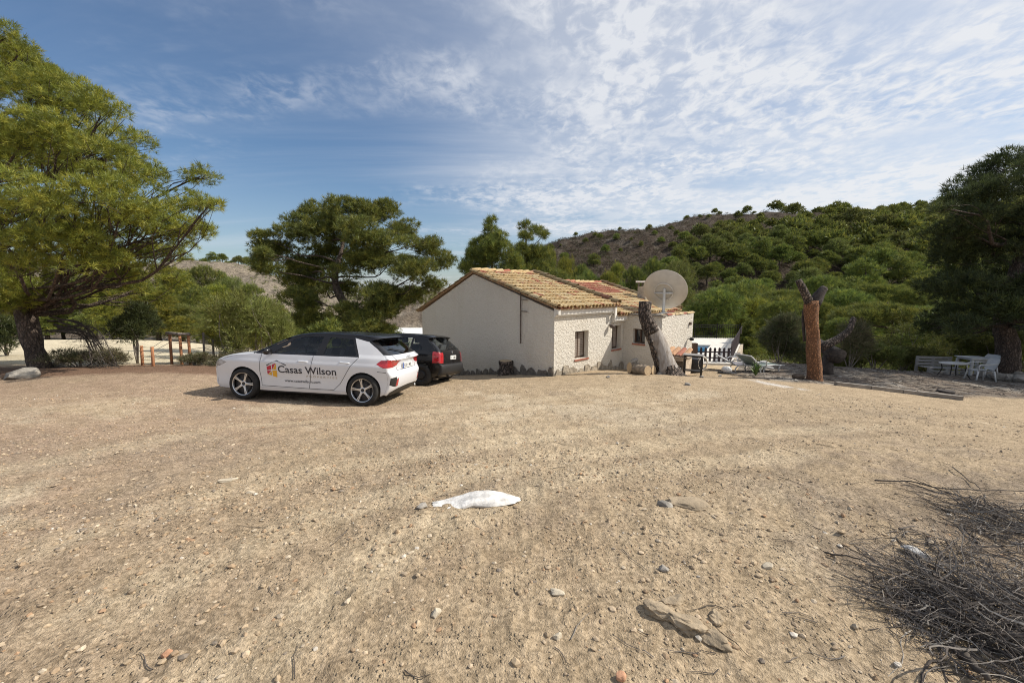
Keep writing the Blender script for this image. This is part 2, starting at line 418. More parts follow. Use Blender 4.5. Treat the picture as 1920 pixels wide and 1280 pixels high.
TRACKS = [[ground_hit(*q) for q in pts] for pts in (
    [(120, 1015), (480, 905), (820, 845), (1150, 800), (1400, 770)], [(200, 1140), (600, 965), (950, 875), (1300, 820), (1650, 800)],
    [(20, 880), (420, 800), (820, 770), (1050, 745)], [(430, 1270), (760, 1010), (1060, 890), (1500, 850)])]
LIME = [ground_hit(*q)[:2] for q in ((1405, 712), (1450, 721), (1490, 728))]
def soil(x, y, z):
    r = np.hypot(x, y); th = np.arctan2(x, y)
    c = np.ones(x.shape + (3,)) * np.array((.335, .243, .145))
    def lay(w_, col):
        nonlocal c
        w_ = np.clip(w_, 0, 1)[..., None]; c = c * (1 - w_) + np.array(col) * w_
    n1 = fbm(x, y, .45, 4, 41); n2 = fbm(x, y, 2.2, 4, 47); n3 = fbm(x, y, 9, 3, 53)
    # reddish gravel on the left half, pale dust in the middle and on the right
    lay(sstep(-x + n1 * 5, 0.2, 5.0) * (.75 + n2), (.295, .200, .130))
    lay(sstep(n1 + n2 * .6, .02, .30) * (1 - sstep(r, 9, 13)) * .8, (.43, .325, .20))
    lay(sstep(n2 + n3 * .5, .06, .30) * .45, (.26, .18, .105))
    lay(sstep(x - .45 * y + n1 * 2, .2, 2.2) * (1 - sstep(r, 5, 9)) * sstep(n2 + n3, -.15, .3) * .5, (.22, .165, .115))
    lay(sstep(fbm(x, y, .9, 5, 43) + .35 * n3, .04, .22) * (1 - sstep(r, 9, 12)) * .34, (.225, .170, .115))
    lay(sstep(fbm(x, y, .7, 4, 49) - .2 * n3, .10, .24) * (1 - sstep(r, 10, 13)) * .6, (.44, .345, .225))
    lay(sstep(x - 1.0 - .25 * y + n2, .1, 1.2) * (1 - sstep(y, 2.6, 4.2)) * sstep(n2 + n1, -.12, .12) * .55, (.17, .125, .085))
    for k, tr in enumerate(TRACKS):
        dd = seg_dist(x, y, tr) + n2 * .12
        lay((1 - sstep(dd, .08, .30)) * (.42 + n3), (.43, .33, .205))
        lay((1 - sstep(np.abs(dd - .36), .03, .12)) * .34 * (.6 + n3), (.21, .15, .095))
    # litter of the terrace on the right, strip of needles on the left
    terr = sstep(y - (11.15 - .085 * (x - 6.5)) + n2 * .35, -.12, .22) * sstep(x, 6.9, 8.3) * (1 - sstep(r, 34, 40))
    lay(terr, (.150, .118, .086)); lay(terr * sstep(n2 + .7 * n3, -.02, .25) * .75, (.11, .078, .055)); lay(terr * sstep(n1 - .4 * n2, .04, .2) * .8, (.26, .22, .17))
    lay((1 - sstep(seg_dist(x, y, LIME) + n3 * .3 + n2 * .3, .05, .42)) * np.clip(.35 + 2.2 * n3 + 1.2 * n2, 0, .8), (.60, .56, .50))
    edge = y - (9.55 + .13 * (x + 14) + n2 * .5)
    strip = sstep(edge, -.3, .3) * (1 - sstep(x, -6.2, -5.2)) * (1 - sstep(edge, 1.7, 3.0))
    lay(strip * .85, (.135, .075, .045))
    far = sstep(edge, 2.0, 4.0) * (1 - sstep(x, -6.5, -4.5)) * (1 - sstep(r, 55, 75))
    lay(far, (.50, .41, .265)); lay(far * sstep(n1, .0, .2) * .45, (.33, .26, .16))
    hill = sstep(r, 20, 34) * (1 - far) 
    lay(hill, (.155, .118, .078)); 
    nb = fbm(x, y, 1 / 9., 4, 71); ns = fbm(x, y, 1 / 2.6, 3, 73)
    lay(hill * sstep(nb + ns * .5, .02, .22) * .7, (.29, .235, .165)); lay(hill * sstep(-nb + ns * .6, .05, .25) * .6, (.085, .066, .05))
    lh = sstep(r, 80, 110) * (1 - sstep(th, -.42, -.34))
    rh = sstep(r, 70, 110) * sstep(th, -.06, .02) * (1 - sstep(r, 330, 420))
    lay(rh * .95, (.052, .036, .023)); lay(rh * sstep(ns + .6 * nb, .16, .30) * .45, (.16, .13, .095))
    lay(lh * .7, (.27, .215, .145)); lay(lh * sstep(ns + nb * .4, .05, .2) * .7, (.14, .11, .075))
    lay(sstep(r, 420, 700), (.20, .185, .14)); lay(sstep(r, 420, 700) * sstep(fbm(x, y, 1 / 160., 4, 81), .0, .12) * .7, (.34, .30, .23))
    c2 = np.where((r > 60)[..., None], 1.0, np.array((1.16, 1.16, 1.15)))
    return c * np.array((1.08, 1.17, 1.35)) * c2

def polar_sheet(name, angs, rads, mats):
    nA, nR = len(angs), len(rads)
    A, Rr = np.meshgrid(angs, rads, indexing='ij')
    x = (Rr * np.sin(A)).ravel(); y = (Rr * np.cos(A)).ravel()
    z = terrain(x, y) + relief(x, y)
    mb = MB()
    i, j = np.meshgrid(np.arange(nA), np.arange(nR - 1), indexing='ij')
    i2 = (i + 1) % nA
    q = np.stack((i * nR + j, i2 * nR + j, i2 * nR + j + 1, i * nR + j + 1), -1).reshape(-1, 4)[:, ::-1]
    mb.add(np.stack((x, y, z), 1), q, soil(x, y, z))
    if rads[0] < .5:
        mb.add(np.array([[0, 0, float(np.mean(z[::nR]))]]), np.zeros((0, 3), int), (.33, .24, .15))
        c = nA * nR
        mb.f.append(np.array([((k + 1) % nA * nR, k * nR, c) for k in range(nA)])[:, ::-1]); mb.m.append(np.zeros(nA))
    return kind(mb.build(name, mats, smooth=True), 'structure')

def ground_mat(name, fine):
    m = bpy.data.materials.new(name); m.use_nodes = True
    t = NT(m.node_tree); m.node_tree.nodes.clear()
    b = t.n('ShaderNodeBsdfPrincipled', ins={'Roughness': .95, 'Specular IOR Level': .15})
    t.n('ShaderNodeOutputMaterial', ins={0: b.outputs[0]})
    pos = t.n('ShaderNodeNewGeometry').outputs['Position']
    c = t.n('ShaderNodeVertexColor', layer_name='col').outputs[0]
    if fine:
        a = t.noise(pos, 34, 5, .68, .2); d = t.noise(pos, 130, 3, .6); e = t.noise(pos, 5, 4, .6)
        c = t.mix(1.0, c, t.mix(t.ramp(a, .30, .70), (.60, .58, .55), (1.32, 1.31, 1.29)), 'MULTIPLY')
        c = t.mix(1.0, c, t.mix(t.ramp(e, .3, .7), (.86, .85, .83), (1.12, 1.12, 1.12)), 'MULTIPLY')
        vo = t.n('ShaderNodeTexVoronoi', ins={'Vector': pos, 'Scale': 48.0, 'Randomness': 1.0})
        peb = t.math('SUBTRACT', 1.0, t.ramp(vo.outputs[0], .12, .42))
        sel = t.ramp(t.n('ShaderNodeSeparateColor', ins={0: vo.outputs[1]}).outputs[0], .45, .75)
        peb = t.math('MULTIPLY', t.math('MULTIPLY', peb, sel), t.ramp(t.noise(pos, 2.3, 4, .65), .42, .62))
        pv = t.n('ShaderNodeSeparateColor', ins={0: vo.outputs[1]}).outputs[1]
        c = t.mix(t.math('MULTIPLY', peb, .75), c, t.mix(pv, (.22, .175, .125), (.52, .43, .31)))
        h = t.math('ADD', t.math('MULTIPLY', peb, .9), t.math('ADD', t.math('MULTIPLY', a, .8), t.math('MULTIPLY', d, .35)))
        bn = t.n('ShaderNodeBump', ins={'Strength': 1.0, 'Distance': .026, 'Height': h})
    else:
        a = t.noise(pos, 1.2, 6, .7, .3); d = t.noise(pos, .25, 5, .6)
        c = t.mix(1.0, c, t.mix(t.ramp(a, .32, .68), (.60, .58, .56), (1.35, 1.33, 1.3)), 'MULTIPLY')
        h = t.math('ADD', a, t.math('MULTIPLY', d, 2.0))
        bn = t.n('ShaderNodeBump', ins={'Strength': 1.0, 'Distance': .8, 'Height': h})
    t.link(bn.outputs[0], b.inputs['Normal'])
    t.link(c, b.inputs['Base Color'])
    return m

angs = np.concatenate((np.linspace(-math.pi, R(-60), 44, endpoint=False), np.linspace(R(-60), R(60), 560, endpoint=False), np.linspace(R(60), math.pi, 44, endpoint=False)))
M_ground = ground_mat('ground_soil', True); M_hill = ground_mat('hill_soil', False)
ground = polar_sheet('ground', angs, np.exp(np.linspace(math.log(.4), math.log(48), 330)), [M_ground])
angs2 = np.concatenate((np.linspace(-math.pi, R(-60), 40, endpoint=False), np.linspace(R(-60), R(60), 360, endpoint=False), np.linspace(R(60), math.pi, 40, endpoint=False)))
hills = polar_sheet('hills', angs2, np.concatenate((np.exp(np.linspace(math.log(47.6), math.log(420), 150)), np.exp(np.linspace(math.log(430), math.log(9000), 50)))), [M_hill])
# ------------------------------------------------------------------ vegetation
M_leaf = leaf_mat('pine_needles', .30)
M_bark = mat('pine_bark', (.15, .112, .088), .95, var=.4, vscale=6, bump=.03, bscale=18, stretch=(1, 1, .4), crack=.5, cscale=15.0)
M_twig = mat('dry_twig', (.27, .235, .20), .9, var=.35, vscale=8, attr=False)

PAL_OLIVE = np.array([(.150, .160, .022), (.115, .130, .020), (.185, .180, .028), (.090, .105, .020)])
PAL_GREEN = np.array([(.085, .115, .022), (.062, .092, .020), (.115, .140, .026), (.048, .070, .018)])
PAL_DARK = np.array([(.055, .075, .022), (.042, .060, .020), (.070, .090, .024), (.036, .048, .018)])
PAL_LIGHT = np.array([(.125, .150, .036), (.100, .125, .032), (.150, .170, .045), (.110, .12, .04)])
PAL_DRY = np.array([(.15, .12, .07), (.12, .10, .065), (.11, .12, .05), (.18, .15, .09)])

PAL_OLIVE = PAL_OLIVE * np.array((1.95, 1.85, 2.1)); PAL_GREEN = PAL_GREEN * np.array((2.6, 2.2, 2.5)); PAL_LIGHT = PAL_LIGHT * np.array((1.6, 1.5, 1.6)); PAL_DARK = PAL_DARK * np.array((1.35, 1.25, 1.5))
def unit(v): return v / (np.linalg.norm(v, axis=-1, keepdims=True) + 1e-9)

def tufts(mb, pos, axis, k, ln, wd, pal, rng, spread=.85):
    """a spray of k thin needle blades at every pos, fanning out round axis"""
    n = len(pos)
    d = unit(axis[:, None, :] + rng.normal(0, spread * .6, (n, k, 3)))
    l = ln * rng.uniform(.6, 1.15, (n, k, 1))
    side = unit(np.cross(d, rng.normal(size=(n, k, 3))))
    b = pos[:, None, :] + d * l * rng.uniform(0, .25, (n, k, 1)) + rng.normal(0, ln * .14, (n, k, 3))
    V = np.stack((b - side * wd / 2, b + side * wd / 2, b + d * l), 2).reshape(-1, 3)
    pc = pal[rng.randint(len(pal), size=n)] * rng.uniform(.8, 1.2, (n, 1))
    C = np.repeat(pc, k * 3, 0) * np.repeat(rng.uniform(.85, 1.15, (n * k, 1)), 3, 0)
    mb.add(V, np.arange(len(V)).reshape(-1, 3), C)

def crown_points(blobs, n, rng, hollow=.55, upbias=.35):
    B = np.asarray(blobs, float)
    wgt = (B[:, 3] * B[:, 4] + B[:, 3] * B[:, 5]); i = rng.choice(len(B), n, p=wgt / wgt.sum())
    d = unit(rng.normal(size=(n, 3)) + np.array((0, 0, upbias)))
    rr = hollow + (1 - hollow) * rng.uniform(0, 1, (n, 1)) ** .6
    ang = fbm(d[:, 0] * 3 + i * 7.1 + 3 * d[:, 2], d[:, 1] * 3 + i * 3.7, 1.0, 3, 5)[:, None]
    p = B[i, :3] + d * B[i, 3:6] * rr * (1 + ang * .9)
    return p, unit(d * .75 + np.array((0, 0, .55))), i

def limbs(mb, trunk, trunk_r, blobs, rng, thin=.012, sub=5, start=.35, rmax=.12, only=None):
    """branches from the trunk to the middle of every clump, and twigs inside it"""
    T = np.asarray(trunk, float); n = len(T)
    for bi, b in enumerate(blobs):
        c = np.array(b[:3])
        cand = np.arange(int(n * start), n)
        # leave the trunk somewhat below the clump
        cost = np.linalg.norm(T[cand] - c, axis=1) + np.maximum(0, T[cand, 2] - c[2] + .4) * 2.5
        k = cand[np.argmin(cost + rng.uniform(0, .5, len(cand)))]
        a = T[k]; L = np.linalg.norm(c - a) + 1e-6
        mid = a * .5 + c * .5 + np.array((rng.normal(0, .07 * L), rng.normal(0, .07 * L), -.07 * L + rng.normal(0, .05 * L)))
        q1 = a * .8 + c * .2 + rng.normal(0, .04 * L, 3); q3 = mid * .45 + c * .55 + rng.normal(0, .05 * L, 3)
        P = curve([a, q1, mid, q3, c], 11)
        r0 = min(rmax, trunk_r[k] * .62, .012 + .022 * L)
        mb.tube(P, np.linspace(r0, thin, 11), 6)
        for s in range(sub):
            d = unit(rng.normal(size=3) + np.array((0, 0, .25)))
            e = c + d * np.array(b[3:6]) * rng.uniform(.55, .9)
            st = P[rng.randint(5, 11)]
            m_ = (st + e) / 2 + rng.normal(0, .08 * np.linalg.norm(e - st) + .01, 3)
            mb.tube(curve([st, m_, e], 6), np.linspace(thin * 1.3, thin * .4, 6), 4, cap=False)

def clumps(blobs, rng, n=8, f=.47, out=.60):
    """break every lobe of a crown into smaller tufted clumps with air between them"""
    res = []
    for b_ in blobs:
        for _ in range(n):
            d = unit(rng.normal(size=3) + np.array((0, 0, .15))); s = f * rng.uniform(.7, 1.25)
            res.append((b_[0] + d[0] * b_[3] * out, b_[1] + d[1] * b_[4] * out, b_[2] + d[2] * b_[5] * out, b_[3] * s, b_[4] * s, b_[5] * s * .8))
    return res

def hero_pine(name, label, cat, base, trunk_pts, trunk_r, blobs, nt, k, ln, wd, pal, seed, group=None, sub=6, bark=None, hollow=.5, rm=None, spread=.95, tight=.60):
    rng = np.random.RandomState(seed)
    o = thing(name, label, cat, base, group)
    T = curve(trunk_pts, 22); tr = np.interp(np.linspace(0, 1, 22), np.linspace(0, 1, len(trunk_r)), trunk_r)
    mb = MB(); mb.tube(T, tr * (1 + .06 * rng.normal(size=22)), 14)
    limbs(mb, T, tr, blobs, rng, sub=sub, rmax=rm or trunk_r[0] * .35)
    mb.build('trunk', bark or M_bark, o, smooth=True)
    p, ax, _ = crown_points(clumps(blobs, rng, 8, .47, tight), nt, rng, hollow)
    mb = MB(); tufts(mb, p, ax, k, ln, wd, pal, rng, spread)
    kind(mb.build('crown', M_leaf, o), 'stuff')
    return o

def pxblobs(lst, d0, rng, dj=1.6, flat=.72):
    out = []
    for q in lst:
        px, py, rp = q[:3]; d = d0 + (q[3] if len(q) > 3 else rng.uniform(-dj, dj))
        c = dep(px, py, d); r = rp / FPX * d
        out.append((c[0], c[1], c[2], r * 1.05, r * 1.15, r * flat))
    return out

# --- the large pine on the left
rg = np.random.RandomState(3)
L_BL = pxblobs([(40, 120, 48), (85, 160, 50), (12, 72, 42), (150, 175, 40), (-70, 120, 110), (5, 110, 60), (35, 190, 80), (115, 185, 62), (190, 215, 55), (235, 265, 55), (-40, 280, 120), (60, 300, 95), (150, 305, 80), (225, 335, 62),
                (275, 320, 34), (378, 330, 36), (392, 385, 26), (352, 385, 46), (372, 430, 30), (318, 430, 58), (262, 420, 62), (200, 430, 80), (95, 420, 90), (-10, 420, 90), (-110, 400, 110),
                (150, 505, 70), (55, 515, 75), (-40, 530, 80), (228, 490, 60), (292, 485, 48), (338, 470, 30), (262, 530, 36), (120, 565, 32, 1), (20, 570, 36, -1), (-90, 560, 60),
                (60, 250, 70, -2.6), (150, 380, 70, -2.8), (40, 370, 80, -3), (230, 380, 60, -2.4), (120, 470, 70, -2.6), (200, 300, 55, -2.2), (20, 470, 70, -2.8), (110, 250, 60, -2.4), (280, 380, 45, -2), (190, 470, 55, -2), (330, 520, 30, 2), (290, 545, 34, 2.2), (-180, 250, 130), (-200, 450, 130), (-130, 20, 80)], 11.6, rg, 2.0)
b0 = gz(74, 11.6); 
hero_pine('pine_tree', 'huge olive-green pine with a thick leaning trunk behind the grey boulder', 'tree', b0,
          [b0 + (.1, 0, -.3), dep(64, 655, 11.6), dep(52, 605, 11.6), dep(38, 560, 11.7), dep(-10, 470, 11.8), dep(-30, 330, 12), dep(-40, 200, 12), dep(-60, 100, 12)],
          [.27, .24, .24, .21, .17, .13, .09, .05], L_BL, 23000, 20, .135, .0125, PAL_OLIVE, 11, sub=10, rm=.06, hollow=.4, spread=1.25)

# --- the rounded pine behind the cars
rg = np.random.RandomState(4)
C_BL = pxblobs([(600, 402, 40), (655, 395, 42), (715, 400, 36), (560, 432, 46), (625, 440, 55), (695, 440, 55), (752, 428, 34), (790, 458, 40), (825, 488, 30), (500, 452, 28), (530, 478, 44), (505, 500, 28),
                (560, 515, 45), (600, 490, 50), (665, 500, 52), (735, 490, 52), (785, 510, 42), (812, 530, 30), (490, 478, 20), (590, 540, 36), (700, 560, 48, -2), (745, 560, 42), (655, 590, 38, -2), (690, 605, 34, -2.5), (775, 555, 32),
                (600, 610, 34, -1), (640, 625, 36, -1), (700, 625, 36, 1), (660, 615, 40, 2), (560, 600, 30, 1), (560, 560, 34, -1), (585, 575, 30, -1), (730, 590, 36, -1), (640, 545, 35)], 21, rg, 2.0, .66)
C_BL = [q[:3] + (q[3] * 1.14, q[4] * 1.14, q[5] * 1.12) for q in C_BL]
b0 = gz(688, 20)
hero_pine('pine_tree', 'round-crowned pine standing alone against the sky behind the parked cars', 'tree', b0,
          [b0 + (0, 0, -.4), dep(690, 640, 20), dep(672, 600, 20.2), dep(640, 560, 20.5), dep(628, 520, 20.8), dep(640, 470, 21), dep(650, 420, 21)],
          [.30, .26, .24, .20, .16, .10, .04], C_BL, 20500, 15, .20, .024, PAL_GREEN, 12, sub=6, spread=1.2, rm=.06, tight=.50)

# --- two pointed pines behind the house roof
for (seed, lab, px, d, bl) in ((5, 'pointed pine with the taller spire rising behind the roof ridge', 925, 27,
        [(922, 418, 13), (918, 440, 22), (935, 452, 20), (905, 462, 24), (930, 478, 34), (893, 485, 22), (915, 510, 44), (955, 505, 30), (880, 502, 16), (940, 540, 46), (895, 540, 30)]),
        (6, 'twin-tipped pine behind the ridge beside the taller pointed pine', 995, 29,
        [(985, 425, 12), (985, 450, 16), (1008, 435, 14), (1020, 442, 10), (975, 478, 24), (1010, 470, 22), (990, 505, 40), (1020, 500, 26), (965, 512, 26), (1000, 545, 48), (1030, 535, 36)])):
    rg = np.random.RandomState(seed); bl_ = pxblobs(bl, d, rg, 1.2, .95); b0 = gz(px, d)
    tops = dep(bl[0][0], bl[0][1], d)
    hero_pine('pine_tree', lab, 'tree', b0, [b0 + (0, 0, -.4), (b0 * .6 + tops * .4), tops], [.20, .13, .02], bl_, 5600, 14, .28, .025, PAL_GREEN, 20 + seed, sub=4)

# --- the dark pine on the right edge
rg = np.random.RandomState(8)
R_BL = pxblobs([(1915, 305, 48), (1862, 325, 40), (1822, 352, 36), (1788, 378, 28), (1770, 392, 18), (1985, 320, 80), (1880, 380, 62), (1822, 420, 52), (1785, 440, 36), (1940, 420, 72), (2030, 420, 100), (1860, 470, 66),
                (1800, 495, 48), (1935, 510, 76), (1772, 540, 42), (1830, 550, 58), (1900, 575, 58), (1765, 590, 36), (1800, 615, 34), (1990, 560, 80), (2090, 540, 100), (2120, 480, 110), (2210, 420, 120), (2160, 590, 80), (2240, 540, 110), (2300, 430, 120), (2120, 400, 100), (1850, 605, 40), (2060, 300, 90), (1745, 615, 22), (1960, 610, 40)], 15.2, rg, 2.2, .7)
b0 = gz(1888, 15.6)
hero_pine('pine_tree', 'dark shaded pine leaning over the white plastic chairs', 'tree', b0,
          [b0 + (0, 0, -.3), dep(1890, 650, 15.6), dep(1882, 610, 15.6), dep(1895, 540, 15.5), dep(1925, 450, 15.4), dep(1950, 360, 15.3), dep(1955, 310, 15.2)],
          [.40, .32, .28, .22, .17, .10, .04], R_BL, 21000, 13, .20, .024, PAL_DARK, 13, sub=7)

# --- generic pines, three near kinds and five far kinds, shared by every copy
def gen_blobs(rng, h, w_, style):
    bl = []
    if style == 'round':
        for i in range(22):
            a = rng.uniform(0, 2 * math.pi); t = rng.uniform(0, 1); r = w_ * .36 * math.sqrt(rng.uniform(0, 1)) * (1.15 - .5 * t)
            bl.append((r * math.cos(a), r * math.sin(a), h * (.20 + .68 * t), w_ * rng.uniform(.15, .23), w_ * rng.uniform(.15, .23), h * rng.uniform(.08, .13)))
        bl.append((0, 0, h * .90, w_ * .2, w_ * .2, h * .10))
    elif style == 'dome':
        for i in range(16):
            a = i * 2.4 + rng.uniform(-.4, .4); q = math.sqrt((i + .5) / 16); r = w_ * .33 * q
            bl.append((r * math.cos(a), r * math.sin(a), h * (.74 - .36 * q ** 2.2 + rng.uniform(-.06, .06)), w_ * rng.uniform(.15, .21), w_ * rng.uniform(.15, .21), h * rng.uniform(.12, .17)))
    elif style == 'umbrella':
        for i in range(15):
            a = rng.uniform(0, 2 * math.pi); r = w_ * .38 * math.sqrt(rng.uniform(0, 1))
            bl.append((r * math.cos(a), r * math.sin(a), h * (.86 - .20 * (r / (w_ * .4)) ** 2 + rng.uniform(-.06, .03)), w_ * rng.uniform(.13, .2), w_ * rng.uniform(.13, .2), h * rng.uniform(.06, .09)))
    else:
        for i in range(18):
            t = (i + .5) / 18; a = rng.uniform(0, 2 * math.pi); r = w_ * .30 * (1.05 - t) * rng.uniform(.4, 1)
            bl.append((r * math.cos(a), r * math.sin(a), h * (.22 + .76 * t), w_ * (.20 * (1.15 - t)) + .1, w_ * (.20 * (1.15 - t)) + .1, h * .07))
    return bl

def proto_pine(seed, style, h, w_, nt, k, ln, wd, pal, trunk=True, simple=False):
    rng = np.random.RandomState(seed); bl = gen_blobs(rng, h, w_, style)
    tm = MB(); T = curve([(0, 0, -.5), (rng.normal(0, .1), rng.normal(0, .1), h * .3), (rng.normal(0, .3), rng.normal(0, .3), h * .62), (0, 0, h * .92)], 10)
    tm.tube(T, np.linspace(.03 * h, .006 * h, 10), 6)
    if not simple: limbs(tm, T, np.linspace(.03 * h, .006 * h, 10), bl, rng, sub=2, rmax=.07, thin=.015)
    cm = MB(); p, ax, _ = crown_points(bl, nt, rng, .6, .55); tufts(cm, p, ax, k, ln, wd, pal, rng)
    t_ = tm.build('trunk', M_bark, None, True); c_ = cm.build('crown', M_leaf)
    a, b = t_.data, c_.data
    bpy.data.objects.remove(t_); bpy.data.objects.remove(c_)
    return a, b, h, w_

NEARK = [proto_pine(31, 'round', 8, 6.4, 3000, 13, .36, .034, PAL_GREEN), proto_pine(32, 'umbrella', 8, 7.2, 2800, 13, .36, .034, PAL_GREEN), proto_pine(33, 'cone', 8, 5, 2600, 13, .36, .034, PAL_GREEN),
         proto_pine(34, 'round', 8, 6.8, 3000, 13, .36, .034, PAL_LIGHT), proto_pine(35, 'round', 8, 5.8, 3200, 13, .36, .034, PAL_OLIVE)]
FARK = [proto_pine(41 + i, s, 6, 5.2, 800, 8, .55, .085, p, simple=True) for i, (s, p) in enumerate((('dome', PAL_GREEN), ('dome', PAL_LIGHT), ('dome', PAL_GREEN), ('round', PAL_GREEN), ('dome', PAL_GREEN * .85)))]

def place_tree(proto, pos, h, w_, rz, label, group=None, cat='tree', name='pine_tree', parts=True):
    tm, cm, ph, pw = proto
    o = thing(name, label, cat, pos, group)
    o.scale = (w_ / pw, w_ / pw, h / ph); o.rotation_euler = (0, 0, rz)
    for nm, me in (('trunk', tm), ('crown', cm)):
        c = bpy.data.objects.new(nm, me); COL.objects.link(c); c.parent = o
        if nm == 'crown': c['kind'] = 'stuff'
    return o

def tree_at(k, px, pytop, d, wpx, label, group=None, cat='tree', name='pine_tree', drop=.0):
    b = gz(px, d); top = dep(px, pytop, d)
    h = max(1.2, top[2] - b[2]); b[2] -= drop
    return place_tree(NEARK[k], b, h + drop, wpx / FPX * d, px * .37, label, group, cat, name)

ORD = 'first second third fourth fifth sixth seventh eighth ninth tenth eleventh twelfth thirteenth fourteenth fifteenth sixteenth seventeenth eighteenth nineteenth twentieth twenty-first twenty-second twenty-third twenty-fourth twenty-fifth'.split()
def number_off(group, pattern):
    """labels by place for look-alikes, counted from the left of the photograph"""
    os_ = [o for o in COL.objects if o.get('group') == group and o.get('category')]
    os_.sort(key=lambda o: project(np.array(o.location))[0][0])
    for i, o in enumerate(os_): o['label'] = pattern % ORD[i]
GV = 'pines growing in the valley behind the terrace'
NV = 'pine of the valley wood growing below the terrace behind the stumps and garden seats'
for q in ((3, 1262, 492, 33, 120, 'bright green pine right behind the satellite dish', None), (0, 1335, 545, 29, 120, 'mid green pine rising behind the black pool railing', None),
          (4, 1405, 560, 34, 120, NV, GV), (0, 1462, 566, 27, 110, 'pine directly behind the left of the tall orange stump', None), (1, 1500, 548, 44, 130, NV, GV), (1, 1645, 552, 36, 175, 'flat-topped umbrella pine above the fallen burnt trunk', None),
          (0, 1568, 596, 25, 80, 'small pine between the orange stump and the umbrella pine', None), (1, 1720, 560, 44, 150, NV, GV), (0, 1745, 585, 27, 130, NV, GV), (2, 1400, 600, 22, 70, NV, GV), (0, 1570, 545, 55, 130, NV, GV),
          (3, 1300, 560, 45, 90, NV, GV), (0, 1380, 535, 52, 120, NV, GV), (1, 1450, 530, 60, 120, NV, GV), (0, 1830, 560, 40, 130, NV, GV), (3, 1240, 560, 26, 90, NV, GV), (0, 1530, 520, 70, 110, NV, GV), (1, 1650, 520, 66, 120, NV, GV), (0, 1760, 515, 64, 120, NV, GV), (0, 1960, 540, 40, 160, NV, GV)):
    tree_at(*q)
GH = 'trees at the foot of the bare slope behind the house'
NH = 'pine at the foot of the bare brown slope behind the tiled roof'
for q in ((4, 1056, 486, 44, 60), (0, 1098, 512, 50, 60), (3, 1085, 520, 38, 60), (0, 1125, 525, 52, 50), (4, 1030, 470, 62, 50), (0, 1160, 532, 48, 45), (3, 1110, 545, 36, 50), (0, 1010, 500, 40, 60), (0, 1088, 500, 54, 55), (4, 1135, 512, 50, 60), (0, 1182, 503, 60, 60), (0, 1216, 490, 66, 60), (4, 1152, 496, 70, 50)):
    tree_at(*q, NH, GH)
GL = 'pines beyond the pale field on the left'
NL = 'pine beyond the pale field left of the round-crowned pine'
for q in ((4, 300, 545, 33, 110), (0, 345, 515, 48, 80), (0, 395, 502, 52, 90), (3, 345, 570, 34, 90), (0, 410, 570, 40, 80), (4, 250, 500, 36, 120), (0, 480, 560, 40, 90), (0, 180, 520, 42, 120), (3, 445, 522, 52, 80), (0, 372, 535, 44, 80), (4, 330, 500, 58, 70), (0, 425, 512, 62, 60), (4, 410, 535, 50, 70), (0, 480, 535, 48, 70), (4, 520, 570, 36, 80),
          (0, 90, 540, 40, 110), (4, 20, 540, 44, 110), (0, 585, 590, 30, 90), (0, 545, 600, 27, 70), (0, 620, 610, 30, 80), (0, 120, 560, 42, 80), (4, 215, 565, 44, 80)):
    tree_at(*q, NL, GL)
number_off(GV, '%s pine from the left in the valley below the terrace'); number_off(GH, '%s pine from the left at the foot of the bare slope behind the roof'); number_off(GL, '%s pine from the left beyond the pale field')
for q in ((4, 822, 555, 34, 60, 'low light green tree seen between the round pine and the gable'), (0, 735, 610, 36, 60, 'small tree behind the black car in front of the pale farm building')):
    tree_at(*q)

# --- the wood on the hillside across the valley: the nearest pines one by one, the rest as one mass
def hill_candidates():
    rng = np.random.RandomState(77); pts = []; cell = {}
    tries = rng.uniform(0, 1, (52000, 2))
    th = R(2) + tries[:, 0] * R(58); r = 46 * np.exp(tries[:, 1] ** .75 * math.log(390 / 46.))
    t2 = rng.uniform(0, 1, (60000, 2)); th = np.concatenate((th, R(2) + t2[:, 0] * R(58))); r = np.concatenate((r, np.sqrt(120 ** 2 + t2[:, 1] * (390 ** 2 - 120 ** 2))))
    x = r * np.sin(th); y = r * np.cos(th); z = Z(x, y)
    px, py, d = project(np.stack((x, y, z), 1))
    bx = np.interp(py, (395, 415, 430, 450, 480, 520, 560), (1610, 1510, 1350, 1295, 1262, 1240, 1220))   # edge of the burnt slope
    jit = fbm(x, y, 1 / 14., 3, 91)
    wood = px > bx + jit * 150
    sparse = (~wood) & (rng.uniform(size=len(x)) < .004)
    ok = (wood | sparse) & (r > 52)
    for i in np.nonzero(ok)[0]:
        s = 5.2 if r[i] < 120 else 5.6
        kx, ky = int(x[i] // 6), int(y[i] // 6)
        if any((x[i] - a) ** 2 + (y[i] - b) ** 2 < s * s for ix in (-1, 0, 1) for iy in (-1, 0, 1) for (a, b) in cell.get((kx + ix, ky + iy), ())): continue
        cell.setdefault((kx, ky), []).append((x[i], y[i])); pts.append((r[i], x[i], y[i], z[i], px[i], py[i]))
    return sorted(pts)
HC = [p for p in hill_candidates() if -60 < p[4] < 2080]
rng = np.random.RandomState(78)
GHILL = 'pines of the wood on the hillside across the valley'
mass = []
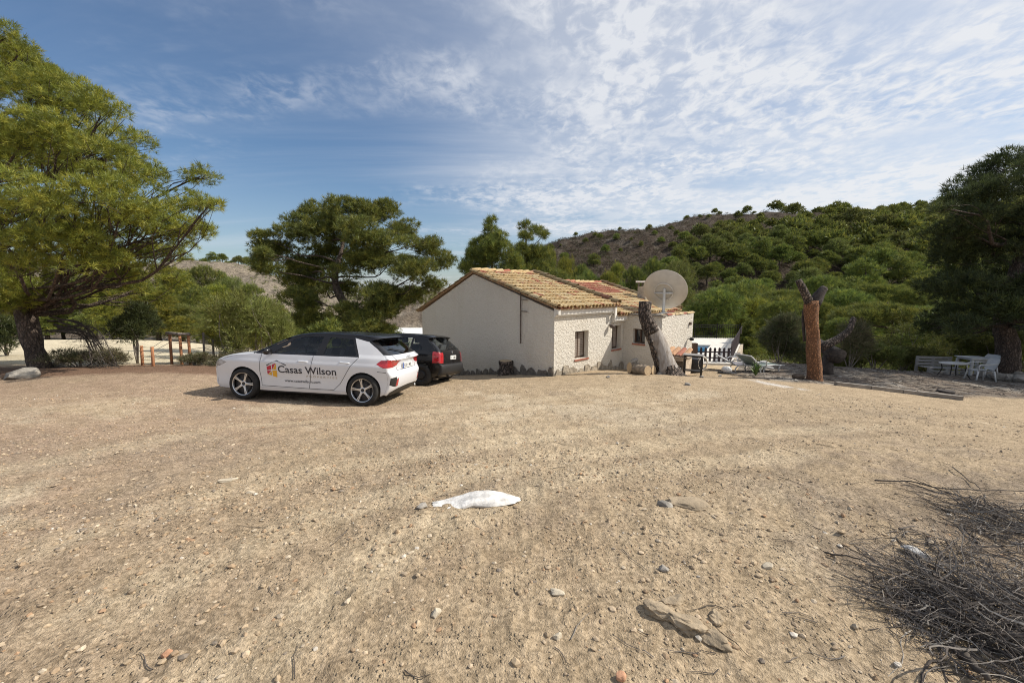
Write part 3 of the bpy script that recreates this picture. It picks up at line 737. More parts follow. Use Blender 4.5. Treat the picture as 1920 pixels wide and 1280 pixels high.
for n, (r, x, y, z, px, py) in enumerate(HC):
    h = rng.choice((rng.uniform(3.6, 6.0), rng.uniform(6.4, 10.2)), p=(.3, .7)) * (1.0 if px > 1290 or r < 90 else .8) * (1.0 if py > 430 else .75) * (1.0 if r < 150 or px > 1450 else .7) * (.5 if px < 1240 else 1); wd = h * rng.uniform(.9, 1.15)
    if n < 215:
        place_tree(NEARK[(0, 3, 0, 4, 1)[n % 5]] if r < 95 else FARK[n % 5], (x, y, z - .2), h, wd, rng.uniform(0, 6.28), 'rounded green pine crown in the wood covering the hillside across the valley', GHILL)
    else: mass.append((x, y, z, h, wd))
mb = MB()
fr = np.random.RandomState(5)
FM = []
for i, (s, p) in enumerate((('dome', PAL_GREEN), ('dome', PAL_LIGHT), ('dome', PAL_GREEN * .85))):
    m_ = MB(); bl = gen_blobs(fr, 6, 5.2, s); p_, ax, _ = crown_points(bl, 170, fr, .6, .55); tufts(m_, p_, ax, 3, 1.05, .42, p, fr)
    FM.append((np.concatenate(m_.v), np.concatenate(m_.f), np.concatenate(m_.c)[:, :3]))
for n, (x, y, z, h, wd) in enumerate(mass):
    v, f, c = FM[n % 3]; a = rng.uniform(0, 6.28); ca, sa = math.cos(a), math.sin(a)
    s = wd / 5.2
    mb.add(np.stack(((v[:, 0] * ca - v[:, 1] * sa) * s + x, (v[:, 0] * sa + v[:, 1] * ca) * s + y, v[:, 2] * h / 6 + z - .2), 1), f, c * rng.uniform(.8, 1.2))
print('hill pines', len(HC), 'mass', len(mass))
o = kind(mb.build('distant_pine_wood', M_leaf), 'stuff'); tag(o, 'dense pine wood covering the upper hillside up to the ridge', 'wood')

# small pines along the crest of the low hill on the left
GC = 'small pines along the crest of the low rocky hill'
for i, px in enumerate((345, 358, 385, 400, 418, 432, 448, 462, 476, 492, 330, 315, 545)):
    d = 146 + (i * 37 % 11)
    b = gz(px, d); place_tree(FARK[i % 5], b, 3.4 + (i * 7 % 5) * .35, 4.2 + (i * 3 % 4) * .4, i * 1.3, 'small pine on the crest of the low rocky hill left of the round-crowned pine', GC)

number_off(GC, '%s little pine from the left on the crest of the low rocky hill')
# dry grey scrub on the burnt slope and sprays of low shrubs elsewhere
def scrub(name, label, n, sel, pal, ln, wd, k, seed, lo, hi):
    rng = np.random.RandomState(seed); q = rng.uniform(0, 1, (n, 2))
    th = R(-62) + q[:, 0] * R(124); r = lo * np.exp(q[:, 1] * math.log(hi / lo))
    x = r * np.sin(th); y = r * np.cos(th); z = Z(x, y)
    px, py, d = project(np.stack((x, y, z), 1)); m = sel(px, py, r, x, y, rng)
    P = np.stack((x, y, z - .05), 1)[m]
    P = np.repeat(P, 9, 0); P[:, :2] += rng.normal(0, ln * .7, (len(P), 2)); P[:, 2] += rng.uniform(0, ln * .9, len(P))
    mb = MB(); tufts(mb, P, np.tile((0, 0, 1.), (len(P), 1)), k, ln, wd, pal, rng, 1.3)
    o = kind(mb.build(name, M_leaf), 'stuff'); return tag(o, label, 'scrub')
PAL_BURNT = np.array([(.095, .066, .042), (.115, .085, .058), (.066, .046, .030), (.085, .09, .04)])
scrub('dry_scrub', 'grey-brown dry scrub on the bare slope of the hill', 15000, lambda px, py, r, x, y, g: (px > 985) & (px < 1560) & (r > 60) & (r < 300), PAL_BURNT, .75, .085, 4, 91, 60, 290)
scrub('dry_scrub', 'tufts of scrub on the low rocky hill on the left', 2600, lambda px, py, r, x, y, g: (px > 250) & (px < 700) & (r > 90), np.concatenate((PAL_DRY, PAL_GREEN)), .6, .10, 4, 92, 70, 220)
scrub('undergrowth', 'green undergrowth on the floor of the valley', 2600, lambda px, py, r, x, y, g: (px > 1180) & (r > 25) & (px < 2100), PAL_LIGHT, .30, .05, 5, 93, 25, 75)
# ------------------------------------------------------------------ the house (local frame: s along the long wall, n outward, z up)
TH = R(47.0)
HL = np.array((math.sin(TH), math.cos(TH), 0)); HN = np.array((math.cos(TH), -math.sin(TH), 0)); HQ = np.array((1.28, 11.9, 0))
def H(s, n, z): return HQ + HL * s + HN * n + np.array((0, 0, z))

def stucco_mat(name, col, dirt):
    m = bpy.data.materials.new(name); m.use_nodes = True
    t = NT(m.node_tree); m.node_tree.nodes.clear()
    b = t.n('ShaderNodeBsdfPrincipled', ins={'Roughness': .92, 'Specular IOR Level': .2})
    t.n('ShaderNodeOutputMaterial', ins={0: b.outputs[0]})
    pos = t.n('ShaderNodeNewGeometry').outputs['Position']
    a = t.noise(pos, 13, 5, .6, .6); d = t.noise(pos, 45, 4, .6)
    big = t.noise(t.n('ShaderNodeMapping', ins={0: pos, 3: (1.1, 1.1, .45)}).outputs[0], 1.0, 5, .65, .5)
    c = t.mix(t.ramp(big, .45, .95), col, dirt)
    z_ = t.n('ShaderNodeSeparateXYZ', ins={0: pos}).outputs[2]
    foot = t.math('SUBTRACT', 1.0, t.ramp(t.math('ADD', z_, t.math('MULTIPLY', big, .9)), -1.2, .10))
    c = t.mix(t.math('MULTIPLY', foot, .45), c, tuple(q * r_ for q, r_ in zip(dirt, (.9, .86, .80))))     # splashed dirt at the foot
    c = t.mix(1.0, c, t.mix(t.ramp(d, .3, .7), (.90, .89, .87), (1.05, 1.05, 1.05)), 'MULTIPLY')
    h = t.math('ADD', t.math('MULTIPLY', t.ramp(a, .30, .70), 1.0), t.math('MULTIPLY', d, .35))
    bn = t.n('ShaderNodeBump', ins={'Strength': 1.0, 'Distance': .017, 'Height': h})
    t.link(bn.outputs[0], b.inputs['Normal']); t.link(c, b.inputs['Base Color'])
    return m
M_stucco = stucco_mat('stucco', (.70, .66, .585), (.60, .545, .455))
M_white = mat('white_paint', (.76, .735, .68), .7, var=.12, vscale=5, bump=.004, bscale=20)
M_tile = mat('clay_tile', None, .85, var=.30, vscale=16, bump=.006, bscale=50, attr=True)
M_wood = mat('brown_shutter', (.085, .05, .032), .6, var=.3, vscale=9, stretch=(6, 6, .6))
M_blind = mat('roller_blind', (.30, .25, .21), .6, var=.15, vscale=4)
M_redsill = mat('red_sill', (.36, .135, .085), .6, var=.25, vscale=12)
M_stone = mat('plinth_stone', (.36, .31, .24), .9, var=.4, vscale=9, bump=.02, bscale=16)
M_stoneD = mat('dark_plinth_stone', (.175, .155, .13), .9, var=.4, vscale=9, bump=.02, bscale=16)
M_iron = mat('dark_iron', (.035, .032, .03), .55, .6, var=.3, vscale=12)
M_rust = mat('rusty_pipe', (.12, .09, .075), .8, var=.4, vscale=8)
M_black = mat('black_plastic', (.018, .018, .02), .5, var=.2, vscale=8)
M_glassdark = mat('window_glass', (.02, .022, .025), .08, spec=.8)

house = thing('house', 'low cream stucco house with a gable and cream and orange tiled roofs', 'house', H(0, 0, -1.0))

def wall(name, poly, holes, frame, thick, parent=house, m=None, maxlen=.35):
    """flat wall from a polygon with holes, with real thickness and reveals. frame(a,z,depth) -> world"""
    pts = []; edges = []
    def loop(P):
        i0 = len(pts); pts.extend([Vector(p) for p in P]); n = len(P)
        edges.extend([(i0 + i, i0 + (i + 1) % n) for i in range(n)])
    loop(poly)
    for h in holes: loop(h)
    v, e, f, *_ = delaunay_2d_cdt(pts, edges, [], 0, 1e-5)
    def inside(p, P):
        x, y = p; r = False
        for (x1, y1), (x2, y2) in zip(P, P[1:] + P[:1]):
            if (y1 > y) != (y2 > y) and x < (x2 - x1) * (y - y1) / (y2 - y1) + x1: r = not r
        return r
    F = []
    for t in f:
        c = sum((v[i] for i in t), Vector((0, 0))) / len(t)
        if inside(c, list(map(tuple, poly))) and not any(inside(c, list(map(tuple, h))) for h in holes): F.append(tuple(t))
    mb = MB(); nv = len(v)
    V = np.array([frame(p[0], p[1], 0) for p in v] + [frame(p[0], p[1], thick) for p in v])
    a, b_, c_ = V[F[0][0]], V[F[0][1]], V[F[0][2]]
    nrm = np.cross(b_ - a, c_ - a); out = frame(0, 0, 0) - frame(0, 0, 1)
    if np.dot(nrm, out) < 0: F = [q[::-1] for q in F]
    faces = F + [tuple(i + nv for i in q[::-1]) for q in F]
    mb.add(V, faces)
    for P in [poly] + holes:
        for p, q in zip(P, list(P[1:]) + [P[0]]):
            mb.add([frame(p[0], p[1], 0), frame(q[0], q[1], 0), frame(q[0], q[1], thick), frame(p[0], p[1], thick)], [(0, 1, 2, 3)])
    return mb.build(name, m or M_stucco, parent)

fr_gable = lambda a, z, d: H(d, a, z)            # a = n
fr_long = lambda a, z, d: H(a, -d, z)            # a = s
W1 = [(1.02, -.56), (1.74, -.56), (1.74, .35), (1.02, .35)]
W2 = [(3.20, -.46), (3.79, -.46), (3.79, .40), (3.20, .40)]
W3 = [(.37, -.24), (.84, -.24), (.84, .29), (.37, .29)]
RIDGE_N, RIDGE_Z, EAVE_Z, LEAVE_N, LEAVE_Z = -3.96, 2.30, 1.06, -7.92, .76
wall('gable_wall', [(0, -2.2), (0, EAVE_Z - .02), (RIDGE_N, RIDGE_Z - .04), (-7.75, LEAVE_Z - .02), (-7.75, -3.2)], [], fr_gable, .25)
wall('long_wall', [(.25, -2.2), (3.08, -2.2), (3.08, .92), (.25, .92)], [W1], fr_long, .28)
wall('long_wall', [(3.08, -2.2), (8.1, -2.2), (8.1, .72), (3.08, .72)], [W2], lambda a, z, d: H(a, -.035 - d, z), .28)
wall('gable_wall', [(.0, -2.4), (0, .66), (RIDGE_N, 1.92), (-7.75, .35), (-7.75, -3.4)], [], lambda a, z, d: H(8.1 - d, a - .04, z), .25)
wall('back_wall', [(.25, -3.4), (8.0, -3.4), (8.0, .34), (3.3, .34), (3.3, .70), (.25, .70)], [], lambda a, z, d: H(a, -7.75 + d, z), .25)
wall('upper_gable_wall', [(-.05, .60), (-.05, 1.0), (RIDGE_N, 2.22), (-7.7, .70), (-7.7, .30), (RIDGE_N, 1.8)], [], lambda a, z, d: H(3.12 + d, a, z), .14)
# annex box with a flat tiled top
wall('annex_wall', [(-.03, -2.4), (1.45, -2.4), (1.45, .78), (-.03, .78)], [W3], lambda a, z, d: H(3.95 + d, a, z), .22)
wall('annex_wall', [(4.17, -2.4), (6.5, -2.4), (6.5, .80), (4.17, .80)], [], lambda a, z, d: H(a, 1.45 - d, z), .22)
wall('annex_wall', [(-.03, -2.4), (1.23, -2.4), (1.23, .80), (-.03, .80)], [], lambda a, z, d: H(6.5 - d, a, z), .22)
mb = MB(); hb = lambda s0, s1, n0, n1, z0, z1: mb.box((s0, n0, z0), (s1, n1, z1), M=lambda a, b, c: H(a, b, c))
hb(4.17, 6.28, -.03, 1.23, .60, .72); mb.build('annex_roof', M_white, house)
# moulded cornices under the eaves
def hbox(name, s0, s1, n0, n1, z0, z1, m, parent=house):
    b = MB(); b.box((s0, n0, z0), (s1, n1, z1), M=lambda a, c, d: H(a, c, d)); return b.build(name, m, parent)
hbox('cornice', -.02, 3.10, .003, .13, .93, 1.13, M_white); hbox('cornice', -.02, 3.10, .003, .06, .87, .927, M_white)
hbox('cornice', 3.104, 3.97, -.03, .12, .60, .80, M_white); hbox('cornice', 3.104, 3.97, -.03, .05, .54, .597, M_white)
hbox('eave_bracket', 3.0, 3.10, .134, .20, .80, 1.16, M_white); hbox('eave_bracket', -.05, .05, .134, .20, .96, 1.12, M_white)

# windows: brown frame and blind set back in the reveal, red tiled sill
def window(rect, frame, setback, blind=True):
    (a0, z0), (a1, _), (_, z1), _ = rect
    def bx(nm, x0, x1, y0, y1, d0, d1, m, par):
        b = MB(); b.box((x0, y0, d0), (x1, y1, d1), M=lambda a, c, d: frame(a, c, d)); return b.build(nm, m, par)
    f = MB()
    for (x0, x1, y0, y1) in ((a0, a0 + .05, z0, z1), (a1 - .05, a1, z0, z1), (a0 + .05, a1 - .05, z0, z0 + .05), (a0 + .05, a1 - .05, z1 - .05, z1), ((a0 + a1) / 2 - .025, (a0 + a1) / 2 + .025, z0 + .05, z1 - .05)):
        f.box((x0, y0, setback), (x1, y1, setback + .06), M=lambda a, c, d: frame(a, c, d))
    w_ = f.build('window', M_wood, house)
    bx('pane', a0 + .05, a1 - .05, z0 + .05, z1 - .05, setback + .035, setback + .045, M_glassdark, w_)
    if blind: 
        b = MB(); n = 14
        for i in range(n):
            y0 = z0 + .06 + (z1 - z0 - .12) * i / n; y1 = z0 + .06 + (z1 - z0 - .12) * (i + .88) / n
            b.box((a0 + .055, y0, setback + .008), (a1 - .055, y1, setback + .03), M=lambda a, c, d: frame(a, c, d))
        kind(b.build('blind', M_blind, w_), 'stuff')
    bx('sill', a0 - .02, a1 + .02, z0 - .055, z0 - .002, -.03, setback - .01, M_redsill, w_)
    return w_
for wargs in ((W1, fr_long, .17), (W2, lambda a, z, d: H(a, -.035 - d, z), .17), (W3, lambda a, z, d: H(3.95 + d, a, z), .13, False)):
    w_ = window(*wargs)

def tile_cols(n, rng, reds):
    P = np.array([(.54, .40, .205), (.56, .43, .235), (.51, .355, .17), (.53, .385, .19), (.45, .27, .135), (.58, .46, .27)])
    Q = np.array([(.36, .13, .075), (.40, .17, .10), (.33, .11, .07), (.44, .24, .14)])
    c = P[rng.choice(6, n, p=(.28, .22, .15, .2, .08, .07))]
    red = rng.uniform(size=n) < reds
    c[red] = Q[rng.randint(4, size=int(red.sum()))]
    return c * rng.uniform(.90, 1.10, (n, 1))
def barrel(L, r0, r1, seg=6, t=.014):
    """a half-round tile, length L along x, convex up, wide end first"""
    a = np.linspace(0, math.pi, seg + 1); V = []
    for x, r in ((0, r0), (L, r1)):
        for q in (0, t):
            V += [(x, (r - q) * math.cos(k), (r - q) * math.sin(k) * .85) for k in a]
    n = seg + 1; F = []
    for i in range(seg):
        F += [(i, i + 1, 2 * n + i + 1, 2 * n + i), (n + i + 1, n + i, 3 * n + i, 3 * n + i + 1), (i + 1, i, n + i, n + i + 1)]
    return np.array(V), np.array(F)
def slope_tiles(name, s0, s1, n0, z0, n1, z1, rng, redf, parent):
    """rows of barrel tiles from the eave (n0,z0) up to the ridge (n1,z1)"""
    d = np.array((n1 - n0, z1 - z0)); Ls = np.linalg.norm(d); d /= Ls; up = np.array((-d[1], d[0])) * (1 if d[0] < 0 else 1)
    if up[1] < 0: up = -up
    rows = int(round(Ls / .355)); cols = int(round((s1 - s0) / .192))
    bv, bf = barrel(.44, .086, .072)
    mb = MB(); ps = (s1 - s0) / cols; pr = Ls / rows
    for r in range(rows):
        cc = tile_cols(cols, rng, 0)
        for c in range(cols):
            x = bv[:, 0] - .05; lift = (1 - bv[:, 0] / .44) * .030 + .012
            yy = bv[:, 1] + rng.normal(0, .007); h = bv[:, 2] + lift + rng.normal(0, .004)
            al = r * pr + x + rng.normal(0, .012)
            s = s0 + (c + .5) * ps + yy
            n = n0 + d[0] * al + up[0] * h; z = z0 + d[1] * al + up[1] * h
            V = HQ + HL * s[:, None] + HN * n[:, None] + np.stack((0 * z, 0 * z, z), 1)
            col = cc[c]
            pr_ = redf(s0 + (c + .5) * ps, r / rows)
            if rng.uniform() < pr_: col = tile_cols(1, rng, 1)[0]
            mb.add(V, bf, col)
    # troughs between the covers
    for c in range(cols + 1):
        s = s0 + c * ps
        for r in range(rows):
            a0, a1 = r * pr - .05, (r + 1) * pr + .03
            q = [(s - .08, a0, .03), (s, a0, .004), (s + .08, a0, .03), (s - .08, a1, .012), (s, a1, -.012), (s + .08, a1, .012)]
            mb.add([H(u, n0 + d[0] * a + up[0] * h, z0 + d[1] * a + up[1] * h) for u, a, h in q], np.array([(0, 1, 4, 3), (1, 2, 5, 4)]), tile_cols(1, rng, .3)[0] * .85)
    return kind(mb.build(name, M_tile, parent), 'stuff')
trng = np.random.RandomState(21)
def roof_block(s0, s1, eN, eZ, rN, rZ, lN, lZ, redf):
    b = MB(); t = .045
    P = [(eN, eZ), (rN, rZ), (lN, lZ), (lN, lZ - t), (rN, rZ - t), (eN, eZ - t)]
    V = [H(s, n, z) for s in (s0, s1) for n, z in P]
    b.add(V, [(0, 1, 4, 5), (1, 2, 3, 4), (6, 11, 10, 7), (7, 10, 9, 8), (0, 6, 7, 1), (1, 7, 8, 2), (5, 4, 10, 11), (4, 3, 9, 10), (0, 5, 11, 6), (2, 8, 9, 3)], (.42, .28, .17))
    rf = b.build('roof', M_tile, house)
    slope_tiles('roof_tiles', s0 + .06, s1 - .02, eN, eZ, rN, rZ, trng, redf, rf)
    slope_tiles('roof_tiles', s0 + .06, s1 - .02, lN, lZ, rN, rZ, trng, lambda s, r: .2, rf)
    # ridge and verge tiles, one by one
    bv, bf = barrel(.42, .115, .10); m0 = None
    def lay(nm, A, B, n, upv, reds, w=1.0, dark=1.0):
        A, B = np.array(A), np.array(B); ax = unit(B - A); side = np.cross(upv, ax); upn = np.cross(ax, side)
        L = np.linalg.norm(B - A) / n
        for i in range(n):
            c = MB(); v = bv.copy(); v[:, 1:] *= w; v[:, 0] *= (L + .05) / .42
            o_ = A + ax * L * i + trng.normal(0, .006, 3)
            c.add(o_ + v[:, :1] * ax + v[:, 1:2] * side + (v[:, 2:] + .03 * (1 - v[:, :1] / .4)) * upn, bf, tile_cols(1, trng, reds)[0] * dark)
            c.build(nm, M_tile, rf)
    up_ = np.array((0, 0, 1.))
    lay('ridge_tile', H(s1, rN, rZ + .03), H(s0, rN, rZ + .03), int((s1 - s0) / .36), up_, .2)
    for s in (s0, s1):
        lay('verge_tile', H(s, eN, eZ + (.075 if s == s1 else .03)), H(s, rN, rZ + (.075 if s == s1 else .03)), 11, up_, .1, 1.35 if s == s1 else .95, .36 if s == s1 else .7)
    lay('verge_tile', H(s0, lN, lZ + .0), H(s0, rN, rZ + .0), 11, up_, .1, .45, .6)
    return rf
roof_block(-.06, 3.22, .20, 1.13, RIDGE_N, 2.36, LEAVE_N - .2, LEAVE_Z, lambda s, r: .55 if r > .9 else .06 + (.35 if abs(r - .62) < .05 and s > 1.6 else 0))
roof_block(3.27, 8.2, .18, .80, RIDGE_N, 2.02, LEAVE_N - .2, .42, lambda s, r: .97 if (r > .50 and s < 7.4) else (.35 if r > .5 else .08))
# tiles capping the annex
def coping(A, B, n):
    bv, bf = barrel(.4, .11, .10); A, B = np.array(A), np.array(B); ax = unit(B - A); side = np.cross((0, 0, 1.), ax); L = np.linalg.norm(B - A) / n
    for i in range(n):
        c = MB(); v = bv.copy(); v[:, 0] *= (L + .03) / .4
        c.add(A + ax * L * i + trng.normal(0, .008, 3) + v[:, :1] * ax + v[:, 1:2] * side + v[:, 2:] * .7 * np.array((0, 0, 1.)), bf, tile_cols(1, trng, .15)[0] * .9)
        c.build('coping_tile', M_tile, house)
coping(H(4.0, 1.36, .785), H(6.55, 1.36, .805), 8); coping(H(6.44, 1.42, .80), H(6.44, .1, .80), 4)
hbox('coping_slab', 3.88, 4.22, .1, 1.5, .782, .83, mat('slate_slab', (.20, .175, .15), .9, var=.3, vscale=8))

# plinth of flat stones set in the render
srng = np.random.RandomState(31)
def plinth(frame, a0, a1, zf, m, wmin, wmax, hmin, hmax, tri=.35):
    a = a0
    while a < a1:
        w_ = min(srng.uniform(wmin, wmax), a1 - a + .02); h = srng.uniform(hmin, hmax); z0 = zf(a + w_ / 2) - .12
        k = srng.randint(5, 8); P = []
        top = [(-.5, srng.uniform(.3, .85)), (-.3 + srng.uniform(-.15, .1), srng.uniform(.75, 1.0)), (srng.uniform(-.15, .15), srng.uniform(.8, 1.05)), (.3 + srng.uniform(-.1, .15), srng.uniform(.6, 1.0)), (.5, srng.uniform(.3, .8))]
        P = [(.5, 0)] + [(x, y) for x, y in top[::-1]] + [(-.5, 0)]
        P = [(a + w_ * (.5 + x * .97), z0 + (h + .12) * y) for x, y in P]
        n = len(P); c = MB()
        V = [frame(x, z, -.035 - srng.uniform(0, .012)) for x, z in P] + [frame(x, z, .02) for x, z in P]
        F = [tuple(range(n))] + [(i, (i + 1) % n, n + (i + 1) % n, n + i) for i in range(n)]
        c.add(V, F); c.build('plinth_stone', m, house)
        a += w_ + srng.uniform(-.03, .05)
gzf = lambda fr: (lambda a: Z(*fr(a, 0, -.05)[:2]))
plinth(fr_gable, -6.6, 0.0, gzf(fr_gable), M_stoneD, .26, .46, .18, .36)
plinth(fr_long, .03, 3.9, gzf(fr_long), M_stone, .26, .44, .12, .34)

# pipe on the gable with two brackets, lamps, chimney
b = MB(); b.tube([H(-.07, -1.39, 1.73), H(-.07, -1.39, -.06)], .022, 8); pipe = b.build('pipe', M_rust, house)
for z_ in (1.36, .98):
    b = MB(); b.box((-.085, -1.36, z_), (-.055, -1.09, z_ + .028), M=lambda a, c, d: H(a, c, d)); b.build('bracket', M_rust, pipe)
b = MB(); P = H(2.93, .13, .42); b.lathe([(.0, -.07), (.05, -.065), (.085, -.03), (.09, .02), (.06, .06), (0, .07)], 16, at=P); b.tube([H(2.93, 0, .46), P], .02, 6); b.build('wall_lamp', M_rust, house, True)
b = MB(); P = H(6.1, 1.6, -.17); b.lathe([(.0, -.06), (.07, -.05), (.075, .05), (.03, .07), (0, .07)], 14, at=P); b.tube([H(6.1, 1.45, -.16), P], .02, 6); b.build('wall_lamp', M_black, house, True)
b = MB(); b.box((6.12, 1.453, .36), (6.2, 1.53, .46), M=lambda a, c, d: H(a, c, d)); b.build('wall_lamp', M_rust, house)
M_chim = mat('sooty_render', (.40, .36, .30), .9, var=.4, vscale=5)
b = MB(); b.box((7.45, -1.5, 1.0), (7.85, -1.1, 1.85), M=lambda a, c, d: H(a, c, d)); ch = b.build('chimney', M_chim, house)
for k in range(4):
    b = MB(); s_, n_ = 7.45 + .34 * (k % 2), -1.5 + .34 * (k // 2)
    b.box((s_, n_, 1.852), (s_ + .06, n_ + .06, 2.02), M=lambda a, c, d: H(a, c, d)); b.build('chimney_post', M_stoneD, ch)
b = MB(); b.box((7.38, -1.57, 2.022), (7.92, -1.03, 2.10), M=lambda a, c, d: H(a, c, d)); b.build('chimney_cap', M_tile, ch)

# satellite dish on the annex
M_dish = mat('dish_paint', (.54, .50, .43), .5, var=.10, vscale=3)
M_galv = mat('galvanised_tube', (.55, .55, .53), .45, .2, var=.15, vscale=6)
D0 = H(4.12, 1.26, .80)
dish = thing('satellite_dish', 'big beige satellite dish on a white post on the annex corner', 'satellite dish', D0)
post_top = dep(1246, 541, 14.72)
b = MB(); b.tube([np.array((post_top[0], post_top[1], .84)), post_top - (0, 0, .02)], .05, 12); b.box((post_top[0] - .12, post_top[1] - .12, .80), (post_top[0] + .12, post_top[1] + .12, .845)); b.build('post', M_galv, dish, True, 40)
cdir = unit(np.array((.50, .76, .42)))           # looks away over the hill
sd = unit(np.cross(cdir, (0, 0, 1.))); ud = np.cross(sd, cdir)
Dc = dep(1246, 545, 14.95)
def DP(x, y, dpt): return Dc + sd * x + ud * y + cdir * dpt
Rd = .79
rs = np.linspace(0, 1, 13); aa = np.linspace(0, 2 * math.pi, 64, endpoint=False)
b = MB(); V = []
for th_ in (0, -.02):
    for r in rs: V += [DP(Rd * r * math.cos(a), Rd * r * math.sin(a), .20 * r * r - .1 + th_) for a in aa]
n = 64; F = []
for k in range(2):
    for i in range(12):
        for j in range(n):
            q = (k * 13 * n + i * n + j, k * 13 * n + i * n + (j + 1) % n, k * 13 * n + (i + 1) * n + (j + 1) % n, k * 13 * n + (i + 1) * n + j)
            F.append(q if k == 0 else q[::-1])
for j in range(n): F.append((12 * n + j, 12 * n + (j + 1) % n, 25 * n + (j + 1) % n, 25 * n + j))
b.add(V, F); b.build('reflector', M_dish, dish, True, 40)
b = MB(); b.tube([DP(Rd * math.cos(a), Rd * math.sin(a), .095) for a in np.linspace(0, 2 * math.pi, 65)], .016, 6); b.build('rim', M_dish, dish, True)
b = MB(); b.tube([DP(.33 * math.cos(a), .33 * math.sin(a) + .02, -.155) for a in np.linspace(0, 2 * math.pi, 49)], .024, 8); b.build('mount_ring', M_dish, dish, True)
b = MB(); b.tube([DP(-.33, -.02, -.175), DP(.33, -.02, -.175)], .035, 8); b.tube([DP(0, -.02, -.175), post_top], .04, 8); b.build('mount_bar', M_galv, dish, True)
b = MB(); b.tube(curve([DP(0, -Rd * .98, .1), DP(0, -.5, .6), DP(0, -.12, .85)], 8), .016, 6); b.tube([DP(0, -.12, .76), DP(0, -.12, .92)], .035, 10); b.build('feed_arm', M_galv, dish, True)
# ------------------------------------------------------------------ cars
def paint(name, col, rough, coat, dust=.0):
    m = bpy.data.materials.new(name); m.use_nodes = True
    t = NT(m.node_tree); m.node_tree.nodes.clear()
    b = t.n('ShaderNodeBsdfPrincipled', ins={'Base Color': (*col, 1), 'Roughness': rough, 'Coat Weight': coat, 'Coat Roughness': .05, 'Specular IOR Level': .45})
    t.n('ShaderNodeOutputMaterial', ins={0: b.outputs[0]})
    o_ = t.n('ShaderNodeTexCoord').outputs['Object']
    z = t.n('ShaderNodeSeparateXYZ', ins={0: o_}).outputs[2]
    low = t.math('SUBTRACT', 1.0, t.ramp(t.math('ADD', z, t.math('MULTIPLY', t.noise(o_, 5, 4), .25)), .30, .62))
    k = t.math('MULTIPLY', t.math('ADD', t.math('MULTIPLY', low, .55), t.math('MULTIPLY', t.noise(o_, 14, 4), .25)), dust)   # road dust
    t.link(t.mix(k, col, (.36, .29, .20)), b.inputs['Base Color'])
    t.link(t.math('ADD', rough, t.math('MULTIPLY', k, .6)), b.inputs['Roughness'])
    return m
def glass(name, tint, dark):
    m = bpy.data.materials.new(name); m.use_nodes = True
    t = NT(m.node_tree); m.node_tree.nodes.clear()
    tr = t.n('ShaderNodeBsdfTransparent', ins={0: (*tint, 1)}); g = t.n('ShaderNodeBsdfGlossy', ins={0: (.9, .95, 1, 1), 1: .02})
    f = t.n('ShaderNodeFresnel', ins={0: 1.5})
    s = t.n('ShaderNodeMixShader', ins={0: f.outputs[0], 1: tr.outputs[0], 2: g.outputs[0]})
    t.n('ShaderNodeOutputMaterial', ins={0: s.outputs[0]})
    return m
M_cw = paint('white_car_paint', (.65, .66, .69), .3, .40, .24)
M_cb = paint('gloss_black', (.006, .006, .008), .25, .15, .1)
M_bp = paint('black_car_paint', (.004, .004, .005), .2, .3, .06)
M_trim = mat('black_trim', (.018, .018, .019), .55, var=.2, vscale=12)
M_tyre = mat('tyre_rubber', (.022, .021, .020), .85, var=.4, vscale=10, bump=.003, bscale=60)
M_alloy = mat('alloy_silver', (.62, .63, .64), .28, .85, var=.06, vscale=10)
M_rimdark = mat('rim_dark', (.03, .03, .032), .5, .3)
M_red = mat('tail_lamp_red', (.42, .012, .018), .12, coat=1.0, var=.35, vscale=14)
M_lens = mat('head_lamp_lens', (.35, .37, .40), .08, coat=1.0, var=.4, vscale=12)
M_amber = mat('amber_lens', (.55, .16, .03), .15, coat=1.0)
M_gl1 = glass('car_glass', (.80, .85, .85), 0); M_gl2 = glass('privacy_glass', (.55, .59, .60), 0)
M_gl3 = glass('rear_glass', (.10, .115, .125), 0)
M_int = mat('car_interior', (.05, .05, .052), .8, var=.2, vscale=8)
M_seatc = mat('seat_fabric', (.11, .11, .115), .9, var=.2, vscale=10)
M_plate = mat('plate_white', (.72, .73, .72), .4); M_blue = mat('plate_blue', (.03, .09, .38), .4); M_ink = mat('ink_black', (.012, .012, .015), .5)
M_seam = mat('panel_gap', (.018, .018, .02), .9)
M_navy = mat('decal_dark', (.018, .020, .032), .45); M_dred = mat('decal_red', (.46, .02, .045), .45); M_dyel = mat('decal_yellow', (.68, .36, .03), .45); M_dgold = mat('decal_gold', (.42, .36, .27), .5)

def pip(p, P):
    x, y = p; r = False; n = len(P)
    for i in range(n):
        x1, y1 = P[i]; x2, y2 = P[(i + 1) % n]
        if (y1 > y) != (y2 > y) and x < (x2 - x1) * (y - y1) / (y2 - y1) + x1: r = not r
    return r
def dens(P, step, closed=True):
    out = []; n = len(P)
    for i in range(n if closed else n - 1):
        a, b = P[i], P[(i + 1) % n]; k = max(1, int(math.hypot(b[0] - a[0], b[1] - a[1]) / step))
        out += [(a[0] + (b[0] - a[0]) * t / k, a[1] + (b[1] - a[1]) * t / k) for t in range(k)]
    if not closed: out.append(P[-1])
    return out

